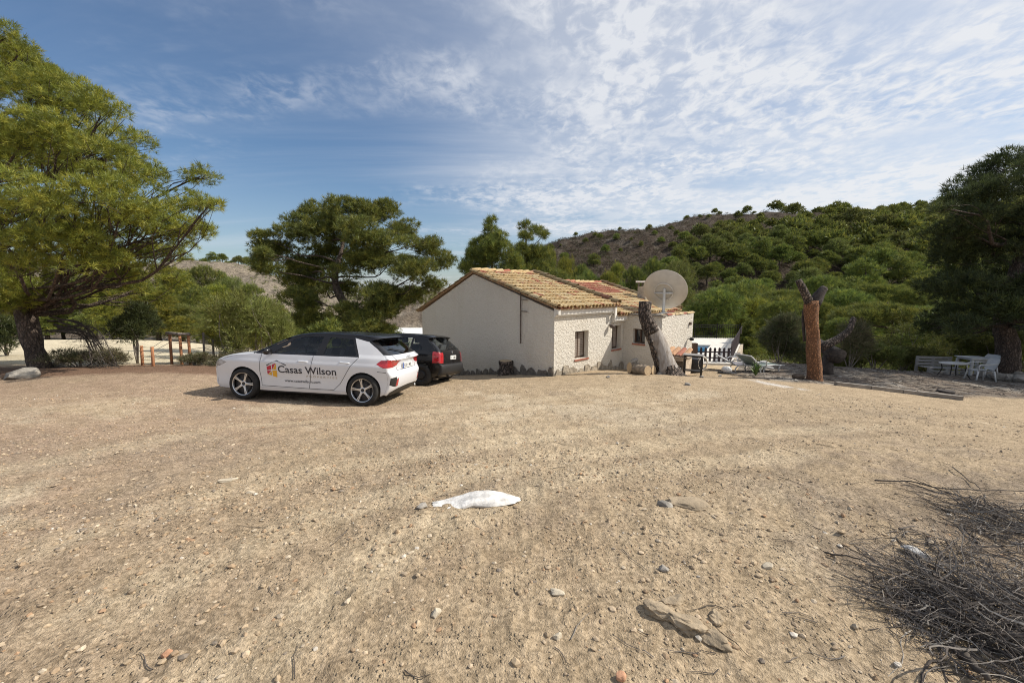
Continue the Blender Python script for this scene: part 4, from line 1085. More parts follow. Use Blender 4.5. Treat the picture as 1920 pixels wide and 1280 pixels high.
class Car:
    def __init__(self, nodes, yz, plan, exps):
        self.N = np.array([q for q in nodes], float); self.yz = yz; self.plan = plan; self.exps = exps
    def Y(self, x, z):
        return np.interp(z, *zip(*self.yz)) * self.plan(x)
    def CE(self, s):
        N = self.N; m = len(N) - 1; s = min(max(s, 0), m - 1e-9); i = int(s); u = s - i
        Q = [N[max(i - 1, 0)], N[i], N[i + 1], N[min(i + 2, m)]]
        def tang(a, b, c):
            # limited tangent: no overshoot at sharp nodes
            d1, d2 = b - a, c - b; l1, l2 = np.linalg.norm(d1[:2]) + 1e-6, np.linalg.norm(d2[:2]) + 1e-6
            w_ = max(0.0, float(np.dot(d1[:2], d2[:2]) / (l1 * l2))) ** .7
            return (d1 / l1 + d2 / l2) / 2 * w_
        L = np.linalg.norm((Q[2] - Q[1])[:2])
        t1 = tang(Q[0], Q[1], Q[2]) * L; t2 = tang(Q[1], Q[2], Q[3]) * L
        h = (2 * u ** 3 - 3 * u * u + 1) * Q[1] + (u ** 3 - 2 * u * u + u) * t1 + (-2 * u ** 3 + 3 * u * u) * Q[2] + (u ** 3 - u * u) * t2
        return h
    def P(self, s): return float(np.interp(s, *zip(*self.exps)))
    def A(self, s, u, off=0.0):
        cx, cz, ex, ez = self.CE(s); p = self.P(s); ye = self.Y(ex, ez); t = min(abs(u), 1) * math.pi / 2
        yf = math.sin(t) ** (2 / p); k = 1 - max(math.cos(t), 0) ** (2 / p)
        x, y, z = cx + (ex - cx) * k, math.copysign(ye * yf, u), cz + (ez - cz) * k
        return np.array((x, y, z))
    def u(self, yf, s): return math.copysign(2 / math.pi * math.asin(min(abs(yf), 1) ** (self.P(s) / 2)), yf)
    def B(self, x, z, off=0.0): return np.array((x, self.Y(x, z) + off, z))
    def side(self, outline, polys, root, step=.045):
        """cut both flanks into panels along polygons drawn in side view"""
        pts = []; edges = []
        def loop(P):
            i0 = len(pts); pts.extend(Vector(p) for p in P); n = len(P); edges.extend((i0 + i, i0 + (i + 1) % n) for i in range(n))
        loop(dens(outline, .03))
        for nm, P, m_, off in polys: loop(dens(P, .05))
        xs = [p[0] for p in outline]; zs = [p[1] for p in outline]
        for x in np.arange(min(xs), max(xs), step):
            for z in np.arange(min(zs), max(zs), .033):
                if pip((x, z), outline): pts.append(Vector((x + .003, z + .002)))
        v, e, f, *_ = delaunay_2d_cdt(pts, edges, [], 0, 1e-5)
        by = {}
        for t in f:
            c = sum((v[i] for i in t), Vector((0, 0))) / len(t)
            if not pip(c, outline): continue
            k = 'body'
            for nm, P, m_, off in polys:
                if pip(c, P): k = nm; break
            by.setdefault(k, []).append(tuple(t))
        V2 = np.array([tuple(p) for p in v]); return V2, by
    def panel(self, V2, F, off):
        idx = sorted({i for t in F for i in t}); mp = {k: j for j, k in enumerate(idx)}
        V = np.array([self.B(*V2[i], off) for i in idx]); F = np.array([[mp[i] for i in t] for t in F])
        a, b, c = V[F[0]]
        n = np.cross(b - a, c - a)
        if n[1] < 0: F = F[:, ::-1]
        return V, F
    def strip(self, polys, nu=36, ds=.125):
        """same for the skin that runs over boot, roof and bonnet; polygons in (s,u)"""
        m = len(self.N) - 1; S = .1
        pts = []; edges = []
        def loop(P):
            i0 = len(pts); pts.extend(Vector((p[0] * S, p[1])) for p in P); n = len(P); edges.extend((i0 + i, i0 + (i + 1) % n) for i in range(n))
        loop(dens([(0, -1), (m, -1), (m, 1), (0, 1)], .1))
        for nm, P, m_, off in polys: loop(dens(P, .1))
        for s in np.arange(ds / 2, m, ds):
            for u in np.linspace(-.985, .985, nu): pts.append(Vector((s * S, u)))
        v, e, f, *_ = delaunay_2d_cdt(pts, edges, [], 0, 1e-6)
        by = {}
        for t in f:
            c = sum((v[i] for i in t), Vector((0, 0))) / len(t); c = (c[0] / S, c[1])
            k = 'body'
            for nm, P, m_, off in polys:
                if pip(c, P): k = nm; break
            by.setdefault(k, []).append(tuple(t))
        V2 = np.array([(p[0] / S, p[1]) for p in v]); return V2, by
    def spanel(self, V2, F):
        idx = sorted({i for t in F for i in t}); mp = {k: j for j, k in enumerate(idx)}
        V = np.array([self.A(*V2[i]) for i in idx]); F = np.array([[mp[i] for i in t] for t in F])
        c0 = V[F].mean(1); n = np.cross(V[F[:, 1]] - V[F[:, 0]], V[F[:, 2]] - V[F[:, 0]])
        o = c0 - np.array((1.9, 0, .55)); flip = (n * o).sum() < 0
        if flip: F = F[:, ::-1]
        return V, F
def mir(V, F): return V * np.array((1, -1, 1)), F[:, ::-1]
def sym(nm, P, m, off=0.0): return [(nm, P, m, off), (nm, [(s, -u) for s, u in P][::-1], m, off)]

def wheel_meshes(r, rr, spokes, steel=False):
    t = MB(); w_ = .10
    prof = [(rr - .005, -w_), (rr + .02, -w_ - .006), (r - .025, -w_ * .98), (r - .006, -w_ * .8), (r, -w_ * .5), (r, 0), (r, w_ * .5), (r - .006, w_ * .8), (r - .025, w_ * .98), (rr + .02, w_ + .006), (rr - .005, w_)]
    t.lathe([(a, b) for a, b in prof], 48, 'y')
    d = MB()
    d.lathe([(rr, -.08), (rr - .012, .02), (.02, .02), (0, .02)], 40, 'y')
    d.lathe([(.15, .035), (.15, .045), (.05, .045)], 30, 'y')
    a_ = MB()
    a_.lathe([(rr - .022, .062), (rr - .016, .088), (rr - .004, .095), (rr + .004, .09), (rr + .002, .06)], 48, 'y')
    if not steel:
        for k in range(spokes):
            an = 2 * math.pi * k / spokes + math.pi / 2
            def T(p): c, s = math.cos(an), math.sin(an); return (p[0] * c - p[2] * s, p[1], p[0] * s + p[2] * c)
            for sg in (1, -1):
                q = [(.03, .072, 0), (.03, .072, sg * .026), (.12, .080, sg * .017), (rr - .012, .088, sg * .027), (rr - .012, .088, sg * .009), (.12, .082, 0)]
                n = len(q); V = [T(p) for p in q] + [T((p[0], .040, p[2] * 1.05)) for p in q]
                F = [tuple(range(n)) if sg < 0 else tuple(range(n))[::-1]] + [((i + 1) % n, i, n + i, n + (i + 1) % n) if sg < 0 else (i, (i + 1) % n, n + (i + 1) % n, n + i) for i in range(n)]
                a_.add(V, F)
        a_.lathe([(.062, .045), (.06, .074), (.048, .078), (.036, .074)], 24, 'y')
        for k in range(5):
            an = 2 * math.pi * (k + .5) / 5 + math.pi / 2
            d.lathe([(.010, .05), (.010, .074), (0, .074)], 8, 'y', at=(.05 * math.cos(an), 0, .05 * math.sin(an)))
        d.lathe([(.034, .05), (.034, .076), (.02, .079), (0, .079)], 20, 'y')
    else:
        a_ = MB(); a_.lathe([(rr, .06), (rr - .01, .075), (rr - .03, .06), (.13, .05), (.10, .085), (.05, .088), (0, .088)], 40, 'y')
        for k in range(8):
            an = 2 * math.pi * k / 8
            a_.lathe([(.022, .055), (.018, .062), (0, .060)], 10, 'y', at=(.155 * math.cos(an), 0, .155 * math.sin(an)))
    return t, d, a_

def add_wheels(car_o, ax, zc, ytr, r, rr, steel=False):
    t, d, a_ = wheel_meshes(r, rr, 5, steel)
    w0 = t.build('wheel', M_tyre, None, True, 50); d0 = d.build('brake_disc', M_rimdark, None, True, 50); r0 = a_.build('rim', M_rimdark if steel else M_alloy, None, False)
    first = True
    for x in ax:
        for s in (1, -1):
            w_ = w0 if first else clone(w0); d_ = d0 if first else clone(d0); r_ = r0 if first else clone(r0)
            w_.parent = car_o; d_.parent = w_; r_.parent = w_
            w_.location = (x, s * ytr, zc); w_.rotation_euler = (0, R(17 * x) * 1.0, 0) if s > 0 else (0, 0, math.pi); first = False

def text_on(car, txt, x0, x1, z0, h, root, m, name='lettering', off=.004, bold=.0):
    cu = bpy.data.curves.new('t', 'FONT'); cu.body = txt; cu.resolution_u = 3; cu.offset = bold
    ob = bpy.data.objects.new('t', cu); COL.objects.link(ob); bpy.context.view_layer.update()
    me = bpy.data.meshes.new_from_object(ob.evaluated_get(bpy.context.evaluated_depsgraph_get()))
    V = np.zeros(len(me.vertices) * 3); me.vertices.foreach_get('co', V); V = V.reshape(-1, 3)
    F = [tuple(p.vertices) for p in me.polygons]
    bpy.data.objects.remove(ob); bpy.data.curves.remove(cu); bpy.data.meshes.remove(me)
    lo, hi = V[:, 0].min(), V[:, 0].max(); cap = .73
    out = []
    for x, y, _ in V:
        X = x0 + (x - lo) / (hi - lo) * (x1 - x0); out.append(car(X, z0 + y / cap * h, off))
    b = MB(); b.add(np.array(out), F)
    return kind(b.build(name, m, root), 'stuff')

def place_car(o, rl, fl, xr, xf, yt, rz):
    """stand the car with its left wheels' contact points rl, fl on the ground; rz(x,y) is the height there"""
    X = fl - rl; X = X / np.linalg.norm(X); lat = np.array((-X[1], X[0], 0)); 
    rc = rl - lat * 2 * yt; rc[2] = rz(rc[0], rc[1]); fc = fl - lat * 2 * yt; fc[2] = rz(fc[0], fc[1])
    Yv = unit(((rl - rc) + (fl - fc)) / 2); Zv = unit(np.cross(X, Yv)); Yv = np.cross(Zv, X)
    M3 = np.stack((X, Yv, Zv), 1)
    org = (rl + fl) / 2 - M3 @ np.array(((xr + xf) / 2, yt, 0))
    M4 = Matrix([[*M3[0], org[0]], [*M3[1], org[1]], [*M3[2], org[2]], [0, 0, 0, 1]])
    o.location = M4.to_translation(); o.rotation_euler = M4.to_euler()

def arch(cx, cz, r, zb, n=18, rev=False):
    a0 = math.asin((zb - cz) / r); an = np.linspace(math.pi - a0, a0, n)
    P = [(cx + r * math.cos(a), cz + r * math.sin(a)) for a in an]
    return P
def interior(root, sx, belt, roofw, dash_x, wheel_side=1):
    b = MB(); b.box((.45, -.62, .22), (3.55, .62, .50)); b.box((dash_x, -.66, .5), (dash_x + .42, .66, belt - .03)); b.box((.25, -.58, .5), (.62, .58, belt - .08))
    b.build('cabin_floor', M_int, root)
    for (x, y) in ((sx, .36), (sx, -.36), (sx - .85, .36), (sx - .85, -.36)):
        c = MB(); V = []
        c.box((x - .05, y - .24, .48), (x + .45, y + .24, .62))
        for (x0, z0, x1, z1, w_) in ((x - .08, .58, x - .25, 1.10, .22), ):
            q = [(x0 - .05, -w_, z0), (x0 + .07, -w_, z0), (x0 + .07, w_, z0), (x0 - .05, w_, z0), (x1 - .04, -w_ * .8, z1), (x1 + .05, -w_ * .8, z1), (x1 + .05, w_ * .8, z1), (x1 - .04, w_ * .8, z1)]
            c.add([(a, y + b_, d) for a, b_, d in q], np.array([(0, 3, 2, 1), (4, 5, 6, 7), (0, 1, 5, 4), (1, 2, 6, 5), (2, 3, 7, 6), (3, 0, 4, 7)]))
        s_ = c.build('seat', M_seatc, root)
        h = MB(); v, f = [], []
        h.lathe([(0, 1.12), (.10, 1.125), (.13, 1.19), (.12, 1.26), (.08, 1.29), (0, 1.295)], 14, 'z', at=(0, 0, 0))
        h.v[0] = h.v[0] * np.array((.55, 1, 1)) + np.array((x - .27, y, 0)); h.build('head_rest', M_seatc, s_, True)
    c = MB(); a = np.linspace(0, 2 * math.pi, 25); P = [(dash_x - .16 - .06 * math.sin(t), .36 + .18 * math.cos(t), belt - .02 + .17 * math.sin(t)) for t in a]
    c.tube(P, .016, 6); c.tube([(dash_x, .36, belt - .12), (dash_x - .16, .36, belt - .02)], .03, 6); c.build('steering_wheel', M_int, root, True)
    c = MB(); c.box((.35, -.70, .16), (3.5, .70, .21)); c.build('underbody', M_trim, root)

def make_car(nodes, yz, plan, exps, outline, sp, ap, mats, root):
    car = Car(nodes, yz, plan, exps)
    V2, by = car.side(outline, sp, root)
    A2, ab = car.strip(ap)
    body = MB(); parts = {}
    info = {nm: (m_, off) for nm, P, m_, off in list(ap) + list(sp)}
    for nm, F in by.items():
        V, Fp = car.panel(V2, F, 0 if nm == 'body' else info[nm][1])
        if nm == 'body': body.add(V, Fp); body.add(*mir(V, Fp))
        else:
            for k in range(2): parts.setdefault(nm + ('|L', '|R')[k], MB()).add(*( (V, Fp) if k == 0 else mir(V, Fp)))
    for nm, F in ab.items():
        V, Fp = car.spanel(A2, F)
        if nm == 'body': body.add(V, Fp)
        elif nm in ('tail_light', 'head_light', 'reflector', 'vent', 'spoiler_fin', 'a_pillar'):
            lft = V[Fp].mean(1)[:, 1] > 0
            parts.setdefault(nm + '|L', MB()).add(V, Fp[lft]); parts.setdefault(nm + '|R', MB()).add(V, Fp[~lft])
        else: parts.setdefault(nm + '|A', MB()).add(V, Fp)
    bo = body.build('body', mats['body'], root, True, 60)
    made = {'body': bo}
    for k, b in parts.items():
        nm = k.split('|')[0]
        made[k] = b.build(nm, info[nm][0], root, True, 60)
        if nm in ('tail_light', 'head_light', 'reflector', 'vent', 'a_pillar', 'spoiler_fin'):          # flank and tail pieces of one lamp: weld them
            bm_ = bmesh.new(); bm_.from_mesh(made[k].data); bmesh.ops.remove_doubles(bm_, verts=bm_.verts, dist=.022)
            vs = set(bm_.verts); isl = []
            while vs:
                st = [vs.pop()]; g = list(st)
                while st:
                    q = st.pop()
                    for ed in q.link_edges:
                        o2 = ed.other_vert(q)
                        if o2 in vs: vs.discard(o2); st.append(o2); g.append(o2)
                isl.append(g)
            isl.sort(key=len)
            bmesh.ops.delete(bm_, geom=[q for g in isl[:-1] if len(g) < 30 for q in g], context='VERTS')
            bm_.to_mesh(made[k].data); bm_.free()
    return car, made

def seam(car, P, par, kindf='B', r=.0048, both=True, closed=False):
    b = MB(); P = dens(P, .05, closed) if kindf == 'B' else dens(P, .08, closed)
    Q = np.array([(car.B(x, z, .0005) if kindf == 'B' else car.A(x, z)) for x, z in P])
    for k, pr in enumerate(par if isinstance(par, tuple) else (par, par)):
        b = MB(); b.tube(Q * np.array((1, 1 - 2 * k, 1)), r, 4, cap=False); b.build('panel_gap', M_seam, pr)

# ---- the white hatchback
nodesA = [(.16, .20, .22, .24), (.05, .34, .17, .36), (.005, .50, .15, .50), (.01, .62, .15, .62), (.045, .68, .17, .68), (.075, .72, .19, .72), (.075, .865, .19, .865), (.03, .93, .17, .94), (.10, 1.00, .235, 1.01),
          (.29, 1.15, .41, 1.15), (.50, 1.31, .60, 1.272), (.35, 1.355, .52, 1.31), (.40, 1.385, .57, 1.34), (.68, 1.415, .72, 1.375), (1.10, 1.435, 1.10, 1.388), (1.60, 1.435, 1.60, 1.388), (2.03, 1.405, 2.02, 1.355), (2.30, 1.345, 2.27, 1.285),
          (2.70, 1.165, 2.63, 1.105), (3.02, 1.005, 2.90, .985), (3.08, .985, 2.98, .95), (3.45, .94, 3.43, .89), (3.76, .865, 3.72, .805), (3.92, .775, 3.85, .735), (3.985, .62, 3.88, .60), (4.0, .45, 3.88, .44), (3.98, .28, 3.86, .28), (3.90, .19, 3.78, .21)]
yzA = [(.16, .79), (.26, .822), (.30, .826), (.36, .824), (.46, .828), (.54, .840), (.64, .862), (.74, .876), (.80, .882), (.82, .868), (.93, .846), (.965, .835), (.985, .805), (1.2, .715), (1.4, .615)]
planA = lambda x: 1 - .085 * max(0, (.6 - x) / .6) ** 2 - .16 * max(0, (x - 3.0) / 1.0) ** 2
expsA = [(0, 3.2), (4, 3.4), (7, 3.6), (10, 3.2), (14, 2.8), (17, 3.0), (19, 2.8), (21, 3.2), (24, 3.0), (27, 3.0)]
ra = .358
outA = [tuple(q[2:]) for q in nodesA][::-1]
outA = outA + [(.30, .205)] + arch(.64, .318, ra, .21) + arch(3.20, .318, ra, .21) + [(3.6, .205)]
win_f = [(2.56, .988), (1.665, .988), (1.575, 1.335), (1.98, 1.325), (2.20, 1.255)]
win_r = [(1.50, .988), (.80, .990), (.945, 1.300), (1.43, 1.335)]
blk = [(.735, .968), (.905, 1.338), (.62, 1.276), (.50, 1.29), (.3, 1.40), (.2, 1.6), (2.0, 1.6), (2.95, 1.1), (2.93, .958)]
dr_f = [(1.685, .968), (2.80, .962), (2.835, .60), (2.80, .305), (1.775, .29)]
dr_r = [(1.685, .968), (1.775, .29), (1.25, .29), (1.12, .42), (1.02, .58), (.88, .80), (.735, .968)]
tlB = [(.365, .850), (.275, .925), (.10, .93), (.0, .86), (.0, .79), (.15, .775), (.22, .775)]
hlB = [(3.60, .745), (3.78, .80), (3.98, .73), (3.98, .645), (3.80, .66)]
rk = [(1.0, .19), (1.0, .27), (2.84, .27), (2.84, .19)]
spA = [('side_window', win_f, M_gl1, -.006), ('rear_side_window', win_r, M_gl2, -.006), ('window_trim', blk, M_cb, 0.0), ('front_door', dr_f, M_cw, 0.0), ('rear_door', dr_r, M_cw, 0.0), ('tail_light', tlB, M_red, 0.004), ('head_light', hlB, M_lens, 0.003), ('side_skirt', rk, M_cw, .006)]
cA = Car(nodesA, yzA, planA, expsA)
uA = lambda s, yf: (s, cA.u(yf, s))
apA = []
apA += sym('tail_light', [(5.42, 1), uA(5.42, .80), uA(5.62, .60), uA(6.2, .46), uA(6.62, .46), uA(6.68, .72), uA(7.0, .80), (7.0, 1)], M_red)
apA += [('rear_window', [uA(8.12, -.84), uA(8.12, .84), uA(9.95, .80), uA(9.95, -.80)], M_gl3, 0)]
apA += [('rear_spoiler', [(10, -1), (10, 1), (13, 1), (13, -1)], M_cb, 0)]
apA += sym('spoiler_fin', [(8.12, 1), uA(8.12, .84), uA(9.95, .80), (10, .6), (10, 1)], M_cb)
apA += [('roof', [(13, -1), (13, 1), (17, 1), (17, -1)], M_cb, 0), ('windscreen', [uA(17, -.90), uA(17, .90), uA(19, .93), uA(19, -.93)], M_gl1, 0)]
apA += sym('a_pillar', [(17, 1), uA(17, .9), uA(19, .93), (19, 1)], M_cb)
apA += [('cowl', [(19, -1), (19, 1), (19.8, 1), (19.8, -1)], M_cb, 0)]
apA += [('diffuser', [uA(0, -.95), uA(0, .95), uA(.6, .92), uA(1.0, .66), uA(1.15, .0), uA(1.0, -.66), uA(.6, -.92)], M_trim, 0)]
apA += sym('reflector', [uA(1.35, .70), uA(2.55, .68), uA(2.35, .77), uA(1.35, .80)], M_red)
apA += sym('vent', [uA(1.3, .80), uA(2.35, .77), uA(2.75, .78), uA(2.6, .985), uA(1.6, .995)], M_trim)
apA += [('tailgate', [uA(4.75, -.60), uA(4.75, .60), uA(5.4, .70), uA(6.9, .74), uA(8.1, .82), uA(8.1, -.82), uA(6.9, -.74), uA(5.4, -.70)], M_cw, 0)]
apA += [('grille', [uA(23.3, -.45), uA(23.3, .45), uA(25.3, .38), uA(25.3, -.38)], M_trim, 0)]
apA += sym('head_light', [(22.6, 1), uA(22.6, .95), uA(23.1, .62), uA(23.6, .62), uA(23.9, .9), (23.9, 1)], M_lens)
apA += [('bonnet', [uA(19.8, -.90), uA(19.8, .90), uA(22.7, .80), uA(22.7, -.80)], M_cw, 0)]
audi = thing('car', 'white hatchback with a black roof and an estate agent\'s lettering along its doors', 'car', (0, 0, 0), 'cars parked beside the house')
carA, pA = make_car(nodesA, yzA, planA, expsA, outA, spA, apA, {'body': M_cw}, audi)
seam(carA, [(1.685, .968), (1.775, .29)], (pA['front_door|L'], pA['front_door|R'])); seam(carA, [(2.80, .962), (2.835, .60), (2.80, .305), (1.775, .29)], (pA['front_door|L'], pA['front_door|R']))
seam(carA, [(1.775, .29), (1.25, .29), (1.12, .42), (1.02, .58), (.88, .80), (.735, .968)], (pA['rear_door|L'], pA['rear_door|R']))
seam(carA, [uA(8.1, .82), uA(6.95, .76)], pA['tailgate|A'], 'A'); seam(carA, [uA(5.4, .62), uA(4.75, .60), (4.75, 0)], pA['tailgate|A'], 'A')
seam(carA, [(.34, .70), (.22, .69), (.17, .685)], pA['body']); seam(carA, [uA(19.8, .9), uA(22.7, .8), (22.7, 0)], pA['bonnet|A'], 'A', .003)
for (x, z) in ((1.90, .835), (1.02, .85)):
    d_ = pA['front_door|L' if x > 1.5 else 'rear_door|L']
    for s in (1, -1):
        b = MB(); y0 = carA.Y(x, z)
        P = [(x - .10, y0 - .004, z), (x - .07, y0 + .024, z + .002), (x + .06, y0 + .026, z + .004), (x + .10, y0 - .004, z + .004)]
        b.tube([(q[0], q[1] * s, q[2]) for q in curve(P, 9)], .0135, 8); b.build('door_handle', M_cw, d_ if s > 0 else pA['front_door|R' if x > 1.5 else 'rear_door|R'], True)
for s in (1, -1):
    b = MB()
    b.lathe([(0, -.10), (.05, -.09), (.075, -.03), (.078, .03), (.06, .08), (0, .10)], 16, 'y')
    b.v[0] = b.v[0] * np.array((.8, 1, .85)) + np.array((2.60, s * .945, 1.015)); b.tube([(2.60, s * .82, .965), (2.60, s * .88, .99)], .025, 6)
    b.build('door_mirror', M_cb, audi, True)
# lettering and the house emblem on the doors, panel in photograph units
gl = lambda cx: 890 + (cx - 430) / 1376. * 85
LX = lambda cx: .64 + (1806 - cx) / 538.
LZ = lambda cx, cy: (gl(cx) - cy) / (548 - (1806 - cx) * .012) + .004
SB = lambda X, zz, off: carA.B(X, zz, off)
text_on(SB, 'Casas Wilson', LX(842), LX(1512), .592, .148, audi, M_navy, bold=.014)
text_on(SB, 'P R O P E R T I E S', LX(1168), LX(1518), .518, .042, audi, M_dgold, bold=.006)
text_on(SB, 'www.casaswilson.com', LX(912), LX(1322), .405, .058, audi, M_navy, bold=.008)
def decal(P, m, nm='emblem'):
    b = MB(); P = dens(P, 22); b.add([carA.B(LX(x), LZ(x, y), .004) for x, y in P], [tuple(range(len(P)))]); return b.build(nm, m, audi)
decal([(710, 518), (825, 466), (942, 518), (938, 526), (825, 477), (714, 527)], M_navy)
decal([(714, 535), (765, 520), (765, 570), (714, 575)], M_dred); decal([(775, 516), (820, 499), (777, 569)], M_dred); decal([(824, 503), (824, 567), (782, 570)], M_dyel)
decal([(714, 583), (764, 580), (716, 622)], M_dred); decal([(765, 587), (765, 632), (720, 624)], M_dyel); decal([(776, 580), (828, 577), (825, 655), (776, 641)], M_dyel)
interior(audi, 1.75, .96, .6, 2.45)
add_wheels(audi, (.64, 3.20), .318, .77, .318, .238)
# number plate, badge rings
b = MB(); b.box((.046, -.26, .725), (.062, .26, .84)); pl = b.build('number_plate', M_plate, audi)
b = MB(); b.box((.043, .215, .727), (.0455, .258, .838)); b.build('country_band', M_blue, pl)
def rear_text(txt, y0, y1, z0, h, x, root, m): return text_on(lambda X, zz, off: np.array((x, X, zz)), txt, y0, y1, z0, h, root, m, bold=.01)
rear_text('120  ML', .19, -.22, .748, .07, .0448, pl, M_ink)
b = MB()
for k in range(4):
    a = np.linspace(0, 2 * math.pi, 21); b.tube([(.032, -.075 + .05 * k + .034 * math.cos(t), .945 + .034 * math.sin(t)) for t in a], .004, 5)
b.build('badge', M_alloy, audi, True)
b = MB(); b.tube([(.045, -.42, .28), (.02, -.42, .28)], .032, 12); b.build('exhaust', M_alloy, audi, True)
b = MB(); P = [carA.A(8.35, 0) + np.array((-.02, 0, .01)), carA.A(8.9, .35) + np.array((-.015, 0, .012))]; b.tube(P, .010, 5); b.build('rear_wiper', M_trim, audi)
place_car(audi, dep(682, 762, 7.82), dep(452, 748, 8.10), .64, 3.20, .86, lambda x, y: float(terrain(x, y)))

# ---- the black hatchback beyond it
nodesB = [(.12, .25, .2, .28), (.02, .36, .16, .38), (.0, .48, .15, .49), (.02, .56, .16, .57), (.07, .585, .18, .59), (.08, .70, .18, .70), (.10, .86, .20, .86), (.15, .95, .26, .95), (.28, 1.08, .37, 1.07), (.50, 1.265, .56, 1.225),
          (.38, 1.315, .50, 1.27), (.46, 1.345, .56, 1.295), (.9, 1.385, .9, 1.335), (1.5, 1.395, 1.5, 1.345), (2.0, 1.36, 2.0, 1.31), (2.2, 1.31, 2.16, 1.26), (2.6, 1.10, 2.52, 1.06), (2.95, .93, 2.8, .92), (3.0, .91, 2.88, .88),
          (3.4, .83, 3.35, .79), (3.65, .74, 3.55, .70), (3.76, .60, 3.58, .58), (3.78, .45, 3.58, .44), (3.7, .25, 3.5, .27)]
yzB = [(.18, .76), (.30, .80), (.50, .822), (.66, .83), (.85, .815), (.92, .79), (1.2, .68), (1.4, .58)]
planB = lambda x: 1 - .10 * max(0, (.6 - x) / .6) ** 2 - .16 * max(0, (x - 2.8) / 1.0) ** 2
expsB = [(0, 4), (4, 4), (7, 3.6), (12, 2.8), (17, 3), (23, 3.2)]
outB = [tuple(q[2:]) for q in nodesB][::-1] + [(.28, .24)] + arch(.66, .295, .33, .23) + arch(3.06, .295, .33, .23) + [(3.42, .24)]
wB1 = [(2.45, .93), (1.52, .93), (1.48, 1.275), (1.95, 1.265), (2.12, 1.20)]; wB2 = [(1.42, .93), (1.02, .93), (1.0, 1.27), (1.38, 1.275)]; wB3 = [(.96, .93), (.64, .96), (.72, 1.10), (.94, 1.25)]
tlQ = [(.0, .93), (.335, .92), (.335, .62), (.0, .62)]
spB = [('side_window', wB1, M_gl1, -.006), ('rear_side_window', wB2, M_gl1, -.006), ('quarter_window', wB3, M_gl1, -.006), ('tail_light', tlQ, M_red, .004), ('front_door', [(1.48, .91), (2.6, .9), (2.66, .6), (2.6, .29), (1.48, .29)], M_bp, 0.0), ('rear_door', [(1.48, .91), (1.48, .29), (1.1, .29), (.98, .5), (.96, .91)], M_bp, 0.0)]
cB = Car(nodesB, yzB, planB, expsB); uB = lambda s, yf: (s, cB.u(yf, s))
apB = sym('tail_light', [(4.3, 1), uB(4.3, .80), uB(6.5, .78), (6.5, 1)], M_red)
apB += [('rear_window', [uB(7.1, -.86), uB(7.1, .86), uB(8.95, .86), uB(8.95, -.86)], M_gl1, 0), ('rear_spoiler', [(9, -1), (9, 1), (11.3, 1), (11.3, -1)], M_bp, 0), ('windscreen', [uB(15, -.9), uB(15, .9), uB(17, .93), uB(17, -.93)], M_gl1, 0)]
apB += [('rear_bumper', [(.3, -1), (.3, 1), (3.9, 1), (3.9, -1)], M_trim, 0), ('tailgate', [uB(4.2, -.78), uB(4.2, .78), uB(7.1, .84), uB(7.1, -.84)], M_bp, 0)]
polo = thing('car', 'older black hatchback parked between the white car and the gable', 'car', (0, 0, 0), 'cars parked beside the house')
carB, pB = make_car(nodesB, yzB, planB, expsB, outB, spB, apB, {'body': M_bp}, polo)
interior(polo, 1.65, .92, .55, 2.35)
add_wheels(polo, (.66, 3.06), .292, .73, .292, .19, True)
b = MB(); b.box((.068, -.20, .70), (.085, .20, .81)); pl2 = b.build('number_plate', M_plate, polo); rear_text('7  LM', .15, -.15, .72, .065, .0665, pl2, M_ink)
b = MB(); b.tube([carB.A(7.2, .05) + np.array((-.02, 0, .01)), carB.A(7.8, -.4) + np.array((-.015, 0, .012))], .010, 5); b.build('rear_wiper', M_trim, polo)
b = MB(); b.lathe([(0, -.006), (.035, -.006), (.035, .006), (0, .006)], 16, 'x', at=(.11, 0, .90)); b.build('badge', M_alloy, polo)
b = MB(); b.tube([(.10, .35, .26), (.0, .35, .25)], .025, 10); b.build('exhaust', M_rimdark, polo, True)
for s in (1, -1):
    b = MB(); b.lathe([(0, -.08), (.05, -.07), (.07, 0), (.05, .07), (0, .08)], 12, 'y'); b.v[0] = b.v[0] * np.array((.8, 1, .8)) + np.array((2.45, s * .87, .96)); b.tube([(2.45, s * .76, .92), (2.45, s * .82, .945)], .022, 6); b.build('door_mirror', M_trim, polo, True)
rlB = dep(788, 723, 10.5); dirB = np.array((-math.cos(R(14)), math.sin(R(14)), 0)); flB = rlB + dirB * 2.4; flB[2] = float(terrain(flB[0], flB[1]))
place_car(polo, rlB, flB, .66, 3.06, .80, lambda x, y: float(terrain(x, y)))
# ------------------------------------------------------------------ stones, twigs and everything standing about
_ico = bmesh.new(); bmesh.ops.create_icosphere(_ico, subdivisions=1, radius=1.0); _ico.verts.ensure_lookup_table()
ICO_V = np.array([v.co[:] for v in _ico.verts]); ICO_F = np.array([[v.index for v in f.verts] for f in _ico.faces]); _ico.free()
_ico = bmesh.new(); bmesh.ops.create_icosphere(_ico, subdivisions=4, radius=1.0); _ico.verts.ensure_lookup_table()
ICO3_V = np.array([v.co[:] for v in _ico.verts]); ICO3_F = np.array([[v.index for v in f.verts] for f in _ico.faces]); _ico.free()
